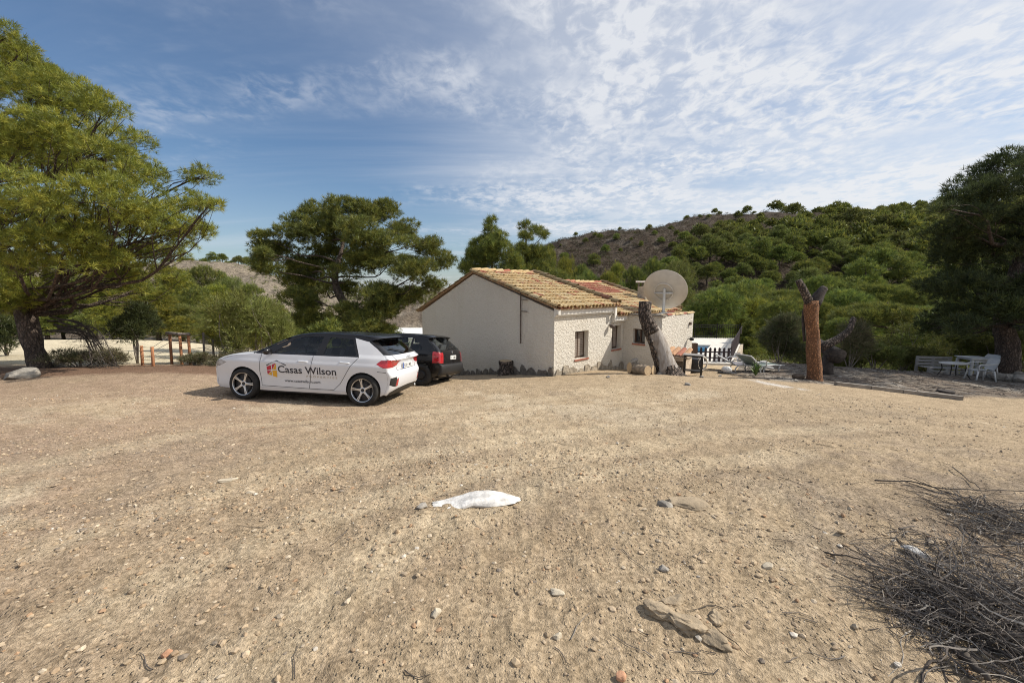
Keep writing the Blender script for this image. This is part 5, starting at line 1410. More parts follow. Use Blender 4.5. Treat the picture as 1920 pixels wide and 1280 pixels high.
# a coarse pebble: 8 corners only
_p = np.array([(1, 0, 0), (-1, 0, 0), (0, 1, 0), (0, -1, 0), (0, 0, 1), (0, 0, -.6)], float)
PEB_F = np.array([(0, 2, 4), (2, 1, 4), (1, 3, 4), (3, 0, 4), (2, 0, 5), (1, 2, 5), (3, 1, 5), (0, 3, 5)])
def scatter_stones(name, n, rlo, rhi, slo, shi, seed, fine, label, pw=1.0, sel=None):
    rng = np.random.RandomState(seed)
    th = rng.uniform(R(-56), R(56), n); r = np.sqrt(rng.uniform(0, 1, n) ** pw * (rhi ** 2 - rlo ** 2) + rlo ** 2)
    x, y = r * np.sin(th), r * np.cos(th)
    cl = fbm(x, y, 1.3, 3, 15) + .5 * fbm(x, y, .4, 2, 19)
    k = rng.uniform(size=n) < np.clip(.62 + cl * 1.9, .12, 1)
    if sel is not None: k &= sel(x, y)
    x, y = x[k], y[k]; n = len(x)
    z = terrain(x, y) + relief(x, y)
    s = slo * (shi / slo) ** (rng.uniform(0, 1, n) ** 2.6)
    BV, BF = (ICO_V, ICO_F) if fine else (_p, PEB_F)
    m = len(BV)
    V = BV[None] * rng.uniform(.72, 1.2, (n, m, 1)) * np.stack((rng.uniform(.7, 1.35, n), rng.uniform(.6, 1.1, n), rng.uniform(.38, .75, n)), 1)[:, None, :] * s[:, None, None]
    a = rng.uniform(0, 2 * math.pi, n); ca, sa = np.cos(a)[:, None], np.sin(a)[:, None]
    W = np.stack((V[..., 0] * ca - V[..., 1] * sa + x[:, None], V[..., 0] * sa + V[..., 1] * ca + y[:, None], V[..., 2] + (z + s * rng.uniform(-.05, .3, n))[:, None]), -1)
    pal = 1.12 * np.array([(.37, .285, .19), (.42, .33, .23), (.33, .24, .155), (.46, .38, .28), (.28, .215, .15), (.23, .19, .15), (.36, .235, .145), (.52, .47, .40)])
    c = pal[rng.choice(8, n, p=(.24, .18, .20, .12, .12, .06, .06, .02))] * rng.uniform(.82, 1.12, (n, 1))
    b = MB(); b.add(W.reshape(-1, 3), (BF[None] + (np.arange(n) * m)[:, None, None]).reshape(-1, 3), np.repeat(c, m, 0))
    o = kind(b.build(name, M_gravel, None), 'stuff'); return tag(o, label, 'gravel')
M_gravel = mat('gravel_stone', None, .95, var=.18, vscale=60, attr=True, spec=.15)
yard = lambda x, y: (y < 11.2 - .05 * np.maximum(x, 0)) 
scatter_stones('gravel', 11000, .9, 4.4, .0040, .022, 101, True, 'loose gravel and pebbles on the nearest part of the yard', 1.0)
scatter_stones('gravel', 24000, 3.6, 11.5, .007, .024, 102, False, 'pale gravel spread over the middle of the yard', 1.0, lambda x, y: yard(x, y) & ~((x > .3) & (y > 9.5) & (x < 8)))
scatter_stones('gravel', 10000, 2.6, 11.5, .008, .028, 103, False, 'reddish gravel on the left half of the yard', 1.0, lambda x, y: yard(x, y) & (x < -1.5 - .2 * (y - 4)))

def rock(name, label, cat, c, size, rz, seed, m, group=None, sink=.35, rough=.22, tilt=(0, 0), fq=1.6):
    rng = np.random.RandomState(seed); v = ICO3_V.copy()
    f1 = fbm(v[:, 0] * fq + seed, v[:, 1] * fq + v[:, 2] * fq * 1.3, 1.0, 4, seed); f2 = fbm(v[:, 2] * 2.2 + seed, v[:, 0] * 2.2 - v[:, 1], 1.0, 3, seed + 3)
    # broken faces: cut the ball with a dozen planes, then roughen
    for _ in range(11):
        nn = unit(rng.normal(size=3)); dd = rng.uniform(.52, .82); ov = np.maximum(0, v @ nn - dd); v = v - ov[:, None] * nn * rng.uniform(.75, 1.0)
    f3 = fbm(v[:, 0] * 7 + seed, v[:, 1] * 7 + v[:, 2] * 6, 1.0, 3, seed + 9)
    v = v * (1 + rough * (f1 * 1.2 + f2 * .7 + f3 * .45))[:, None] * np.array(size) * 1.15
    v = v @ np.array(Matrix.Rotation(rz, 3, 'Z') @ Matrix.Rotation(tilt[0], 3, 'X') @ Matrix.Rotation(tilt[1], 3, 'Y')).T
    p = np.array(c, float); b = MB(); o = thing_mesh = None
    b.add(v + p + np.array((0, 0, size[2] * (1 - 2 * sink))), ICO3_F)
    o = b.build(name, m, None, True, 32); return tag(o, label, cat, group)
M_rock = mat('tan_rock', (.35, .275, .185), .95, var=.3, vscale=9, bump=.012, bscale=22)
M_grock = mat('grey_rock', (.30, .275, .24), .95, var=.35, vscale=7, bump=.02, bscale=16)
M_wrock = mat('whitewashed_rock', (.66, .64, .61), .85, var=.30, vscale=16, bump=.010, bscale=18)
M_prock = mat('pale_stone', (.52, .45, .34), .9, var=.2, vscale=14, bump=.005, bscale=40)
M_orock = mat('orange_stone', (.50, .27, .16), .9, var=.25, vscale=20, bump=.004, bscale=50)
# the whitewashed rock: a long low back, thicker to the right
g0 = ground_hit(884, 946)
wr = rock('painted_rock', 'long whitewashed rock half buried in the middle of the yard', 'rock', g0 + (0, .04, -.02), (.40, .10, .062), R(6), 3, M_wrock, sink=.35, rough=.20, fq=1.6)
me = wr.data; co = np.zeros(len(me.vertices) * 3); me.vertices.foreach_get('co', co); co = co.reshape(-1, 3)
t = np.clip((co[:, 0] - g0[0] + .4) / .8, 0, 1); g_ = g0[2] - .03
cr = np.interp(t, (0, .12, .3, .5, .68, .85, 1), (.42, .50, .62, .92, 1.0, .85, .50)) + .25 * fbm(t * 9, co[:, 1] * 14, 1.0, 3, 8)
co[:, 2] = g_ + (co[:, 2] - g_) * cr; co[:, 1] += (t - .5) * .06 + .05 * fbm(t * 6, t * 0 + 2.2, 1.0, 3, 4)
me.vertices.foreach_set('co', co.ravel().astype(np.float32))
rock('rock', 'dark grey stone at the left tip of the whitewashed rock', 'rock', ground_hit(789, 952), (.045, .04, .035), 1, 5, M_grock, 'rocks in the yard')
rock('rock', 'broad flat tan rock showing level with the ground right of the whitewashed rock', 'rock', ground_hit(1288, 944), (.17, .10, .03), R(-8), 6, M_rock, 'rocks in the yard', .42)
rock('rock', 'small grey stone beside the flat tan rock', 'rock', ground_hit(1247, 948), (.055, .05, .035), 2, 7, M_grock, 'rocks in the yard')
for i, (px, py, s, rz, tl) in enumerate(((1238, 1148, (.085, .045, .035), R(-28), .25), (1282, 1168, (.10, .055, .042), R(-38), -.15), (1330, 1195, (.075, .045, .034), R(-45), .2), (1262, 1128, (.06, .035, .028), .3, .3), (1340, 1160, (.05, .035, .030), 1.0, .2))):
    lab = ('left slab of the jagged tan outcrop in the foreground', 'largest middle slab of the jagged tan outcrop in the foreground', 'lower right slab of the jagged tan outcrop in the foreground', 'small upper lump of the jagged tan outcrop', 'small knob at the right of the jagged tan outcrop')[i]
    rock('rock', lab, 'rock', ground_hit(px, py), s, rz, 20 + i, M_rock, 'rocks in the yard', .42, .42, (tl, 0), 2.6)
for i, (px, py, s, rz, lab, m_) in enumerate(((428, 902, (.075, .030, .022), .35, 'pale flat stone lying on the tyre tracks left of centre', M_prock), (311, 1228, (.024, .02, .016), .2, 'orange pebble near the bottom left corner', M_orock), (1243, 1069, (.032, .024, .022), .1, 'grey and white stone below the flat tan rock', M_grock),
        (1440, 1063, (.036, .026, .022), .6, 'pale stone above the twig pile', M_prock), (818, 1150, (.032, .022, .018), 1.2, 'pale tan stone below the whitewashed rock', M_prock), (1165, 1272, (.022, .02, .016), .7, 'orange pebble at the bottom edge of the picture', M_orock), (1045, 1195, (.024, .018, .015), .9, 'light pebble in front of the jagged outcrop', M_prock),
        (470, 925, (.03, .018, .014), .2, 'small pale stone just below the pale flat stone', M_prock), (1720, 1040, (.07, .03, .025), -.9, 'chalky lump among the twigs on the right', M_wrock), (1045, 1112, (.05, .022, .012), -.4, 'chalky white streak of stone in the foreground', M_prock))):
    rock('stone', lab, 'stone', ground_hit(px, py), s, rz, 40 + i, m_, 'loose stones in the yard', .3, .2)
rock('boulder', 'grey flat-topped boulder under the huge pine', 'boulder', ground_hit(45, 706), (.42, .30, .17), .1, 60, M_grock, None, .35, .16)
rock('boulder', 'second pale boulder behind the trunk of the huge pine', 'boulder', gz(112, 12.1), (.34, .25, .16), .5, 61, M_grock, None, .35, .18)
rock('stone', 'pale stone against the gable left of the stump', 'stone', ground_hit(924, 700), (.13, .08, .055), .1, 62, M_prock, None, .3)
for i, (px, d, s) in enumerate(((1845, 15.2, .22), (1862, 14.9, .2), (1878, 14.4, .28), (1897, 14.0, .25), (1918, 13.6, .3), (1902, 15.4, .28), (1935, 14.6, .3), (1868, 15.8, .22), (1886, 16.2, .2))):
    rock('rock', 'rough brown rock in the row edging the shaded terrace below the dark pine', 'rock', gz(px, d), (s, s * .8, s * .6), i * 1.1, 70 + i, M_grock, 'rocks edging the shaded terrace', .25, .26)
for i, (px, py) in enumerate(((1236, 702), (1350, 706), (1140, 708), (1290, 722), (1316, 708), (1492, 715), (1575, 708))):
    rock('rock', 'fist-sized dark stone on the dusty ground in front of the annex', 'rock', ground_hit(px, py), (.07, .055, .045), i * .9, 90 + i, M_grock, 'dark stones before the annex', .3, .25)

number_off('dark stones before the annex', '%s fist-sized dark stone from the left on the dust before the annex'); number_off('rocks edging the shaded terrace', '%s rough rock from the left in the row edging the shaded terrace')
# --- brush heap, bottom right, and fallen twigs
brush = thing('brush_pile', 'tangled pile of dry grey twigs and cut branches at the lower right', 'brush pile', ground_hit(1800, 1120))
def twig_path(p, a, L, rng, rise=.0, n=7, wob=.22):
    P = [np.array(p)]; d = np.array((math.cos(a), math.sin(a), rise))
    for i in range(n):
        d = unit(d + rng.normal(0, wob, 3) * np.array((1, 1, .45))); P.append(P[-1] + d * L / n)
    P = np.array(P); g = terrain(P[:, 0], P[:, 1]) + relief(P[:, 0], P[:, 1]) + .004
    P[:, 2] = np.maximum(P[:, 2], g) if rise or p[2] > g[0] + .03 else g; return P
brng = np.random.RandomState(55)
PALT = np.array([(.16, .135, .115), (.22, .195, .17), (.10, .082, .068), (.07, .056, .047), (.36, .33, .29)])
M_brush = mat('dead_twig', None, .9, var=.3, vscale=30, attr=True)
BC = [(ground_hit(1895, 1170), .45, .16, 640), (ground_hit(1815, 1155), .24, .12, 260), (ground_hit(1925, 1235), .40, .18, 330), (ground_hit(1915, 990), .36, .10, 420), (ground_hit(1860, 960), .34, .06, 110), (ground_hit(1790, 1050), .36, .02, 90), (ground_hit(1725, 1150), .15, .03, 60), (ground_hit(1870, 1060), .30, .05, 120)]
b = MB()
for c, rad, hgt, n in BC:
    for i in range(n):
        a = brng.uniform(0, 2 * math.pi); q = rad * brng.uniform(0, 1) ** .5
        p = c + np.array((q * math.cos(a), q * math.sin(a), 0)); p[2] = Z(p[0], p[1]) + hgt * brng.uniform(0, 1) * max(.1, 1 - (q / rad) ** 2)
        L = brng.uniform(.10, .42); P = twig_path(p, brng.normal(2.75, 1.0) + (math.pi if brng.uniform() < .5 else 0), L, brng, brng.normal(0, .25))
        r0 = brng.uniform(.0011, .0030) if brng.uniform() < .85 else brng.uniform(.004, .0075)
        b.tube(P, np.linspace(r0, r0 * .4, len(P)), 4, PALT[brng.choice(5, p=(.34, .22, .2, .14, .10))], cap=False)
        if brng.uniform() < .5:
            k = brng.randint(2, 6); P2 = twig_path(P[k], brng.uniform(0, 6.28), L * .4, brng, .2, 4); b.tube(P2, np.linspace(r0 * .7, r0 * .25, len(P2)), 3, PALT[brng.randint(4)], cap=False)
kind(b.build('twigs', M_brush, brush), 'stuff')
M_dkbranch = mat('dark_branch', (.075, .062, .052), .95, var=.4, vscale=14, bump=.004, bscale=30)
for pts, r0 in ((((1700, 1042), (1745, 1090), (1790, 1115), (1850, 1130), (1940, 1142)), .013), (((1640, 906), (1700, 908), (1760, 920), (1850, 925), (1960, 930)), .007), (((1790, 1235), (1820, 1262), (1850, 1290)), .022), (((1545, 1040), (1590, 1052), (1625, 1062)), .006), (((1785, 880), (1830, 915), (1850, 922)), .005), (((1905, 1100), (1912, 1130), (1925, 1150)), .010)):
    P = np.array([ground_hit(*q) + (0, 0, r0 * 1.2 + .012) for q in pts]); P = curve(P, 12); P[:, 2] += brng.uniform(0, .02, 12)
    c_ = MB(); c_.tube(P, np.linspace(r0, r0 * .5, 12), 7); c_.build('branch', M_dkbranch, brush, True)
b = MB()
for i in range(190):
    th_, r_ = brng.uniform(R(-52), R(54)), 1.2 * (9.5 / 1.2) ** brng.uniform(0, 1)
    x, y = r_ * math.sin(th_), r_ * math.cos(th_)
    if brng.uniform() > (.9 if x > .35 * y else .32): continue
    L = brng.uniform(.05, .22); P = twig_path((x, y, Z(x, y)), brng.uniform(0, 6.28), L, brng, 0, 5, .18)
    b.tube(P + (0, 0, .003), np.linspace(.003, .0012, 6), 4, PALT[brng.randint(4)], cap=False)
tag(kind(b.build('fallen_twigs', M_brush), 'stuff'), 'short dry twigs lying scattered over the yard', 'twigs')
b = MB()
for i in range(2600):
    x = brng.uniform(7.2, 22); y = brng.uniform(10.8, 17.5)
    if y < 11.4 - .085 * (x - 6.5): continue
    P = twig_path((x, y, Z(x, y)), brng.uniform(0, 6.28), brng.uniform(.08, .35), brng, 0.0, 3, .2); b.tube(P + (0, 0, .006), .007, 3, PALT[brng.choice(5)] * .9, cap=False)
tag(kind(b.build('ground_litter', M_brush), 'stuff'), 'bark and twig litter covering the shaded terrace', 'litter')

# --- cut trunks
def bark_mat(name, c1, c2, z0, z1, c3):
    m = mat(name, c1, .9, var=.5, vscale=7, bump=.02, bscale=14, stretch=(1, 1, .28), col2=c2)
    return m
M_cutbark = mat('old_bark', (.165, .128, .104), .95, var=.45, vscale=9, bump=.04, bscale=16, stretch=(1, 1, .5), crack=.8, cscale=13.0)
M_peeled = mat('peeled_grey_wood', (.37, .345, .32), .85, var=.4, vscale=11, bump=.012, bscale=26, stretch=(1, 1, .3), col2=(.20, .165, .135))
M_orange = mat('orange_bark', (.39, .185, .085), .9, var=.4, vscale=11, bump=.025, bscale=22, stretch=(1, 1, .45), col2=(.26, .12, .055), crack=.5, cscale=24.0)
M_endgrain = mat('cut_wood', (.52, .40, .25), .8, var=.3, vscale=20, col2=(.38, .27, .16))
M_burnt = mat('charred_bark', (.055, .045, .04), .95, var=.5, vscale=10, bump=.02, bscale=18)
def rtube(mb, P, rad, sides, rng, amp, cap=True, mat_=0):
    v, f = tube(P, rad, sides, cap); n = len(P)
    c = np.repeat(P, sides, 0); a = np.tile(np.arange(sides), n); h = np.repeat(np.arange(n), sides)
    k = fbm(a * (8.0 / sides) + 3 * rng.uniform(), h * .35, 1.0, 3, int(rng.randint(100)))
    v = c + (v - c) * (1 + amp * 2 * k)[:, None]; mb.add(v, f, None, mat_)
lr = np.random.RandomState(66)
lean = thing('leaning_trunk', 'bent topped trunk of a dead tree leaning in front of the annex', 'tree trunk', dep(1252, 703, 12.2))
LP = curve([dep(x, y, 12.2) for x, y in ((1256, 712), (1250, 690), (1240, 660), (1229, 632), (1216, 608), (1209, 588), (1210, 566))], 26)
LRd = np.interp(np.linspace(0, 1, 26), (0, .12, .3, .55, .75, .9, 1), (.44, .35, .28, .24, .20, .175, .17))
b = MB(); rtube(b, LP[14:], LRd[14:] * 1.05, 22, lr, .16); b.build('bark', M_cutbark, lean, True)
b = MB(); rtube(b, LP[:16], LRd[:16] * 1.0, 18, lr, .06, False); low = b.build('trunk', M_peeled, lean, True)
b = MB(); rtube(b, LP[:6], np.linspace(1.22, 1.04, 6) * LRd[:6], 24, lr, .20, False); b.build('bark', M_cutbark, lean, True)
# the strip of brown bark left on its underside
under = unit(np.cross(LP[-1] - LP[0], (0, 1., 0))) * -1
strip_v = []; 
for i in range(5, 18):
    for k in range(7):
        an = (-.80 + 1.6 * k / 6 + .12 * lr.normal()); ax = unit(LP[min(i + 1, 25)] - LP[i - 1]); u_ = unit(np.array((-1., .12, -.35)) - ax * np.dot(ax, (-1., .12, -.35))); w2 = np.cross(ax, u_)
        strip_v.append(LP[i] + (u_ * math.cos(an) + w2 * math.sin(an)) * LRd[i] * (1.07 + .04 * lr.normal()))
b = MB(); b.add(strip_v, np.array([(i * 7 + k, i * 7 + k + 1, (i + 1) * 7 + k + 1, (i + 1) * 7 + k) for i in range(12) for k in range(6)])); b.build('bark_strip', M_cutbark, lean, True)
b = MB(); b.tube([dep(1216, 606, 12.1), dep(1226, 603, 12.0)], [.09, .05], 8); b.tube([dep(1222, 640, 11.98), dep(1222, 643, 11.9)], [.05, .04], 8); b.build('knot', M_cutbark, lean, True)
b = MB(); b.lathe([(.178, 0), (.178, .02), (0, .025)], 18, 'z', at=LP[-1] - (0, 0, .004)); b.build('cut_top', M_peeled, lean)
for i, a in enumerate((-2.6, -1.9, -1.2, -.5, .2, 2.8)):
    c0 = LP[1]; e = c0 + np.array((math.cos(a) * .62, math.sin(a) * .5, 0)); e[2] = Z(e[0], e[1]) - .03
    b = MB(); b.tube(curve([c0 + (0, 0, .25), c0 + np.array((math.cos(a) * .36, math.sin(a) * .3, .02)), e], 7), np.linspace(.16, .05, 7), 7); b.build('root', M_cutbark, lean, True)

orange = thing('tall_stump', 'tall orange barkless trunk with a forked charred top on the terrace edge', 'tree trunk', gz(1527, 12.0))
OP = curve([gz(1527, 12.0) - (0, 0, .2), dep(1528, 700, 12), dep(1525, 665, 12), dep(1524.5, 630, 12), dep(1521.5, 595, 12), dep(1521, 565, 12)], 20)
b = MB(); rtube(b, OP, np.interp(np.linspace(0, 1, 20), (0, .15, .3, .7, 1), (.27, .21, .185, .17, .185)), 24, lr, .17); b.build('trunk', M_orange, orange, True)
b = MB(); rtube(b, curve([dep(1519, 572, 12), dep(1512, 555, 11.95), dep(1503, 538, 11.9), dep(1497, 525, 11.9)], 9), np.linspace(.135, .085, 9), 12, lr, .16); b.build('limb', M_cutbark, orange, True)
b = MB(); rtube(b, curve([dep(1527, 572, 12), dep(1534, 556, 12), dep(1541, 546, 12), dep(1546, 540, 12)], 8), np.linspace(.16, .11, 8), 12, lr, .35); b.build('limb', M_burnt, orange, True)
b = MB(); rtube(b, curve([OP[0], OP[1], OP[2] , OP[3]], 6), [.27, .235, .212, .198, .19, .182], 20, lr, .28, False); b.build('dark_foot', M_burnt, orange, True)  # ragged darker sleeve round the foot of the trunk
b = MB(); rtube(b, curve([dep(1513, 575, 12.1), dep(1506, 590, 12.2), dep(1508, 640, 12.2)], 8), np.linspace(.06, .04, 8), 8, lr, .2); b.build('bark_flap', M_burnt, orange, True)
M_earth = mat('dark_earth', (.12, .09, .065), .95, var=.3, vscale=9, bump=.01)
rock('earth_mound', 'little mound of dark earth at the foot of the tall orange stump', 'mound', gz(1497, 12.1), (.17, .13, .10), 0, 97, M_earth, None, .3, .2)

fallen = thing('fallen_trunk', 'charred fallen trunk with one upcurved limb behind the tall orange stump', 'tree trunk', gz(1560, 13.6))
b = MB(); rtube(b, curve([dep(1518, 634, 14.3), dep(1538, 646, 14.0), dep(1555, 657, 13.7), dep(1572, 668, 13.3)], 14), np.interp(np.linspace(0, 1, 14), (0, .6, 1), (.17, .20, .26)), 16, lr, .2); rtube(b, curve([dep(1556, 660, 13.7), dep(1552, 675, 13.6), gz(1550, 13.6) - (0, 0, .1)], 6), [.17, .15, .15, .16, .18, .2], 12, lr, .2); b.build('trunk', M_burnt, fallen, True)
b = MB(); rtube(b, curve([dep(1540, 650, 13.4), dep(1556, 643, 13.3), dep(1576, 632, 13.3), dep(1593, 617, 13.3), dep(1600, 596, 13.4)], 14), np.linspace(.16, .075, 14), 10, lr, .12); b.build('limb', M_cutbark, fallen, True)
stump = thing('tree_stump', 'low rough brown stump beside the gable wall', 'tree stump', ground_hit(950, 700))
sb = ground_hit(950, 702); SPd = sb[1]
b = MB(); rtube(b, curve([sb - (0, 0, .1), sb + (0, 0, .06), sb + (-.01, 0, .3), sb + (-.02, 0, .48)], 10), np.linspace(.33, .235, 10), 22, lr, .22); b.build('trunk', M_cutbark, stump, True)
b = MB(); b.lathe([(.225, 0), (.215, .02), (0, .01)], 18, 'z', at=sb + (-.02, 0, .475)); b.build('cut_top', M_endgrain, stump)
for i, a in enumerate((-.9, -.3, .5, -2.2)):
    e = sb + np.array((math.cos(a) * .52, math.sin(a) * .42, 0)); e[2] = Z(e[0], e[1]) - .02
    b = MB(); b.tube(curve([sb + (0, 0, .22), sb + np.array((math.cos(a) * .3, math.sin(a) * .27, .03)), e], 6), np.linspace(.11, .03, 6), 7); b.build('root', M_cutbark, stump, True)
def log(label, A, B, r, seed):
    o = thing('log', label, 'log', (A + B) / 2, 'cut logs before the annex'); rng_ = np.random.RandomState(seed)
    b = MB(); rtube(b, np.linspace(A, B, 9), r * (1 + .04 * rng_.normal(size=9)), 16, rng_, .07); b.build('bark', M_logbark, o, True)
    ax = unit(B - A)
    for P, s in ((A, -1), (B, 1)):
        v, f = tube([P + ax * s * .002, P + ax * s * .012], r * .93, 16); c_ = MB(); c_.add(v, f); c_.build('cut_end', M_endgrain, o)
M_logbark = mat('log_bark', (.33, .265, .19), .9, var=.45, vscale=9, bump=.012, bscale=20, col2=(.16, .125, .095))
lz = lambda p, r: np.array((p[0], p[1], Z(p[0], p[1]) + r * .92))
la, lb = gz(1191, 12.1), gz(1214, 11.65); log('front log of the pair lying before the annex', lz(la, .16), lz(lb, .145), .15, 1)
la, lb = gz(1180, 12.3), gz(1196, 12.35); log('thick short log behind the front log of the pair', lz(la, .19), lz(lb, .18), .18, 2)
la, lb = gz(1205, 12.2), gz(1225, 11.95); log('log lying against the foot of the leaning trunk', lz(la, .15), lz(lb, .14), .145, 3)
rock('rock', 'dark stone resting on top of the cut logs', 'rock', gz(1189, 12.3) + (0, 0, .33), (.13, .1, .09), .4, 98, M_grock, None, .2, .2)

# --- barbecue, table, barrel, bucket, hose by the annex
M_brickw = mat('rendered_block', (.58, .48, .37), .9, var=.25, vscale=7, bump=.008, bscale=20)
bb = gz(1271, 13.9); bbq = thing('barbecue', 'small masonry barbecue with a lean-to tile top by the annex', 'barbecue', bb)
def fbx(root, nm, cx, cy, cz, sx, sy, sz, m, rz=R(-43), org=None):
    b = MB(); o_ = np.array(org if org is not None else bb); c_, s_ = math.cos(rz), math.sin(rz)
    b.box((cx - sx / 2, cy - sy / 2, cz), (cx + sx / 2, cy + sy / 2, cz + sz), M=lambda x, y, z: o_ + np.array((x * c_ - y * s_, x * s_ + y * c_, z)))
    return b.build(nm, m, root)
fbx(bbq, 'side_wall', -.30, 0, -.3, .10, .55, .92, M_brickw); fbx(bbq, 'side_wall', .30, 0, -.3, .10, .55, .92, M_brickw); fbx(bbq, 'back_wall', 0, .26, -.3, .50, .08, .92, M_brickw); fbx(bbq, 'hearth', 0, -.02, .16, .495, .46, .05, M_brickw); fbx(bbq, 'lintel', 0, -.25, .50, .495, .06, .12, M_brickw)
for i in range(4):
    bv, bf = barrel(.62, .10, .085); c_ = MB(); an = R(-43); 
    V = []
    for x, y, z in bv:
        lx, ly, lz_ = -.30 + .20 * i + y, -.38 + x, .68 + z * .8 + x * .30
        V.append(bb + np.array((lx * math.cos(an) - ly * math.sin(an), lx * math.sin(an) + ly * math.cos(an), lz_)))
    c_.add(V, bf, ((.50, .30, .17), (.44, .25, .14), (.36, .14, .09), (.46, .27, .15))[i]); c_.build('roof_tile', M_tile, bbq)
fbx(bbq, 'roof_slab', 0, -.06, .625, .80, .66, .035, M_brickw)
b = MB(); bk = gz(1269, 13.35) + (0, 0, .0); b.lathe([(0, 0), (.10, 0), (.125, .25), (.13, .255), (.118, .25), (.095, .02), (0, .02)], 20, 'z', at=bk); M_bucket = mat('white_bucket', (.62, .68, .70), .5, var=.1, vscale=6)
bko = thing('bucket', 'pale plastic bucket in front of the barbecue', 'bucket', bk); b.build('pail', M_bucket, bko, True, 40)
b = MB(); b.tube([bk + np.array((.13 * math.cos(a), .02, .25 + .02 - .10 * math.sin(a))) for a in np.linspace(0, math.pi, 12)], .004, 5); b.build('handle', M_iron, bko)
tb = gz(1298, 13.2); tbl = thing('metal_table', 'dark iron table with a light top beside the barbecue', 'table', tb)
fbx(tbl, 'tabletop', 0, 0, .70, .62, .42, .018, mat('grey_tabletop', (.25, .24, .23), .5, var=.3), R(-30), tb); fbx(tbl, 'frame', 0, 0, .655, .56, .36, .04, M_iron, R(-30), tb); fbx(tbl, 'lower_shelf', 0, 0, .17, .50, .32, .02, M_iron, R(-30), tb)
for sx in (-1, 1):
    for sy in (-1, 1): fbx(tbl, 'leg', sx * .26, sy * .17, -.08, .032, .032, .732, M_iron, R(-30), tb)
bo = gz(1302, 14.1); bar = thing('barrel', 'black plastic barrel behind the iron table', 'barrel', bo)
b = MB(); b.lathe([(0, 0), (.22, 0), (.25, .06), (.262, .25), (.25, .44), (.24, .50), (.23, .51), (.22, .49), (0, .48)], 24, 'z', at=bo); b.build('drum', M_black, bar, True, 40)
b = MB(); b.lathe([(.262, .16), (.275, .175), (.262, .19)], 24, 'z', at=bo); b.lathe([(.258, .33), (.272, .345), (.258, .36)], 24, 'z', at=bo); b.build('hoop', M_black, bar, True)
hp = gz(1316, 13.9); b = MB(); M_hose = mat('white_hose', (.66, .62, .54), .5)
P = []
for t in np.linspace(0, 3 * 2 * math.pi, 70): P.append(hp + np.array((.17 * math.cos(t), .05 * math.sin(t * .5), .30 + .24 * math.sin(t) + .004 * t)))
b.tube(P, .014, 6); tag(b.build('garden_hose', M_hose, None, True), 'coiled pale garden hose hanging by the iron table', 'hose')
hs = MB(); hs.tube([gz(1316, 13.9) - (0, 0, .1), gz(1316, 13.9) + (0, 0, .5)], .02, 6); tag(hs.build('hose_post', M_iron), 'short iron post carrying the coiled garden hose', 'post')
pst = gz(1300, 15.9); b = MB(); b.box((pst[0] - .09, pst[1] - .09, pst[2] - .2), (pst[0] + .09, pst[1] + .09, -.42)); tag(b.build('wooden_post', M_wood), 'brown wooden post at the far corner of the annex', 'post')

# --- pool deck, pool, fences
DZ = -1.20
d0 = dep(1372, 690, 15.6)[:2]; d1 = dep(1392, 646, 24)[:2]; back = (d1 - d0); left = np.array((-4.2, .55))
def DK(u, v, z): p = d0 + back * v + left * u; return np.array((p[0], p[1], z))
M_deck = mat('white_paving', (.68, .65, .59), .85, var=.12, vscale=4, bump=.003, bscale=30)
M_tan = mat('tan_paving', (.44, .34, .215), .9, var=.2, vscale=6, bump=.005, bscale=30)
M_render = mat('beige_render', (.52, .44, .34), .9, var=.2, vscale=3, bump=.01, bscale=20)
M_water = mat('pool_water', (.03, .17, .33), .08, spec=.6, bump=.01, bscale=3)
b = MB(); 
for (u0, u1, v0, v1) in ((0, 1.6, 0, .30), (0, 1.6, .62, 1.0), (0, .34, .304, .616), (1.3, 1.6, .304, .616)):
    q = [DK(u0, v0, DZ), DK(u1, v0, DZ), DK(u1, v1, DZ), DK(u0, v1, DZ)]; lo = [p - (0, 0, 1.4) for p in q]
    b.add(q + lo, [(3, 2, 1, 0), (0, 1, 5, 4), (1, 2, 6, 5), (2, 3, 7, 6), (3, 0, 4, 7)])
kind(b.build('pool_deck', M_deck), 'structure')
b = MB(); b.add([DK(.345, .306, DZ - .10), DK(1.295, .306, DZ - .10), DK(1.295, .614, DZ - .10), DK(.345, .614, DZ - .10)], [(3, 2, 1, 0)]); kind(b.build('pool_water', M_water), 'structure')
b = MB(); q = [DK(-.004, .0, DZ - .01), DK(-.004, 1.0, DZ - .01)]; sft = np.array((.10, -.06, 0)); 
V = [q[0], q[1], q[1] + sft, q[0] + sft]; b.add(V + [p - (0, 0, 1.6) for p in V], [(0, 1, 2, 3), (0, 3, 7, 4), (3, 2, 6, 7), (2, 1, 5, 6)]); tag(b.build('retaining_wall', M_render), 'beige retaining wall under the right side of the pool fence', 'wall')
b = MB(); q = [DK(-.06, -.004, DZ - .06), DK(1.0, -.004, DZ - .06), DK(1.0, -.16, DZ - .06), DK(-.06, -.16, DZ - .06)]; b.add(q + [p - (0, 0, .5) for p in q], [(0, 1, 2, 3), (1, 5, 6, 2), (2, 6, 7, 3), (3, 7, 4, 0)]); kind(b.build('paved_path', M_tan), 'structure')
M_picket = mat('dark_picket', (.042, .030, .036), .6, var=.25, vscale=9)
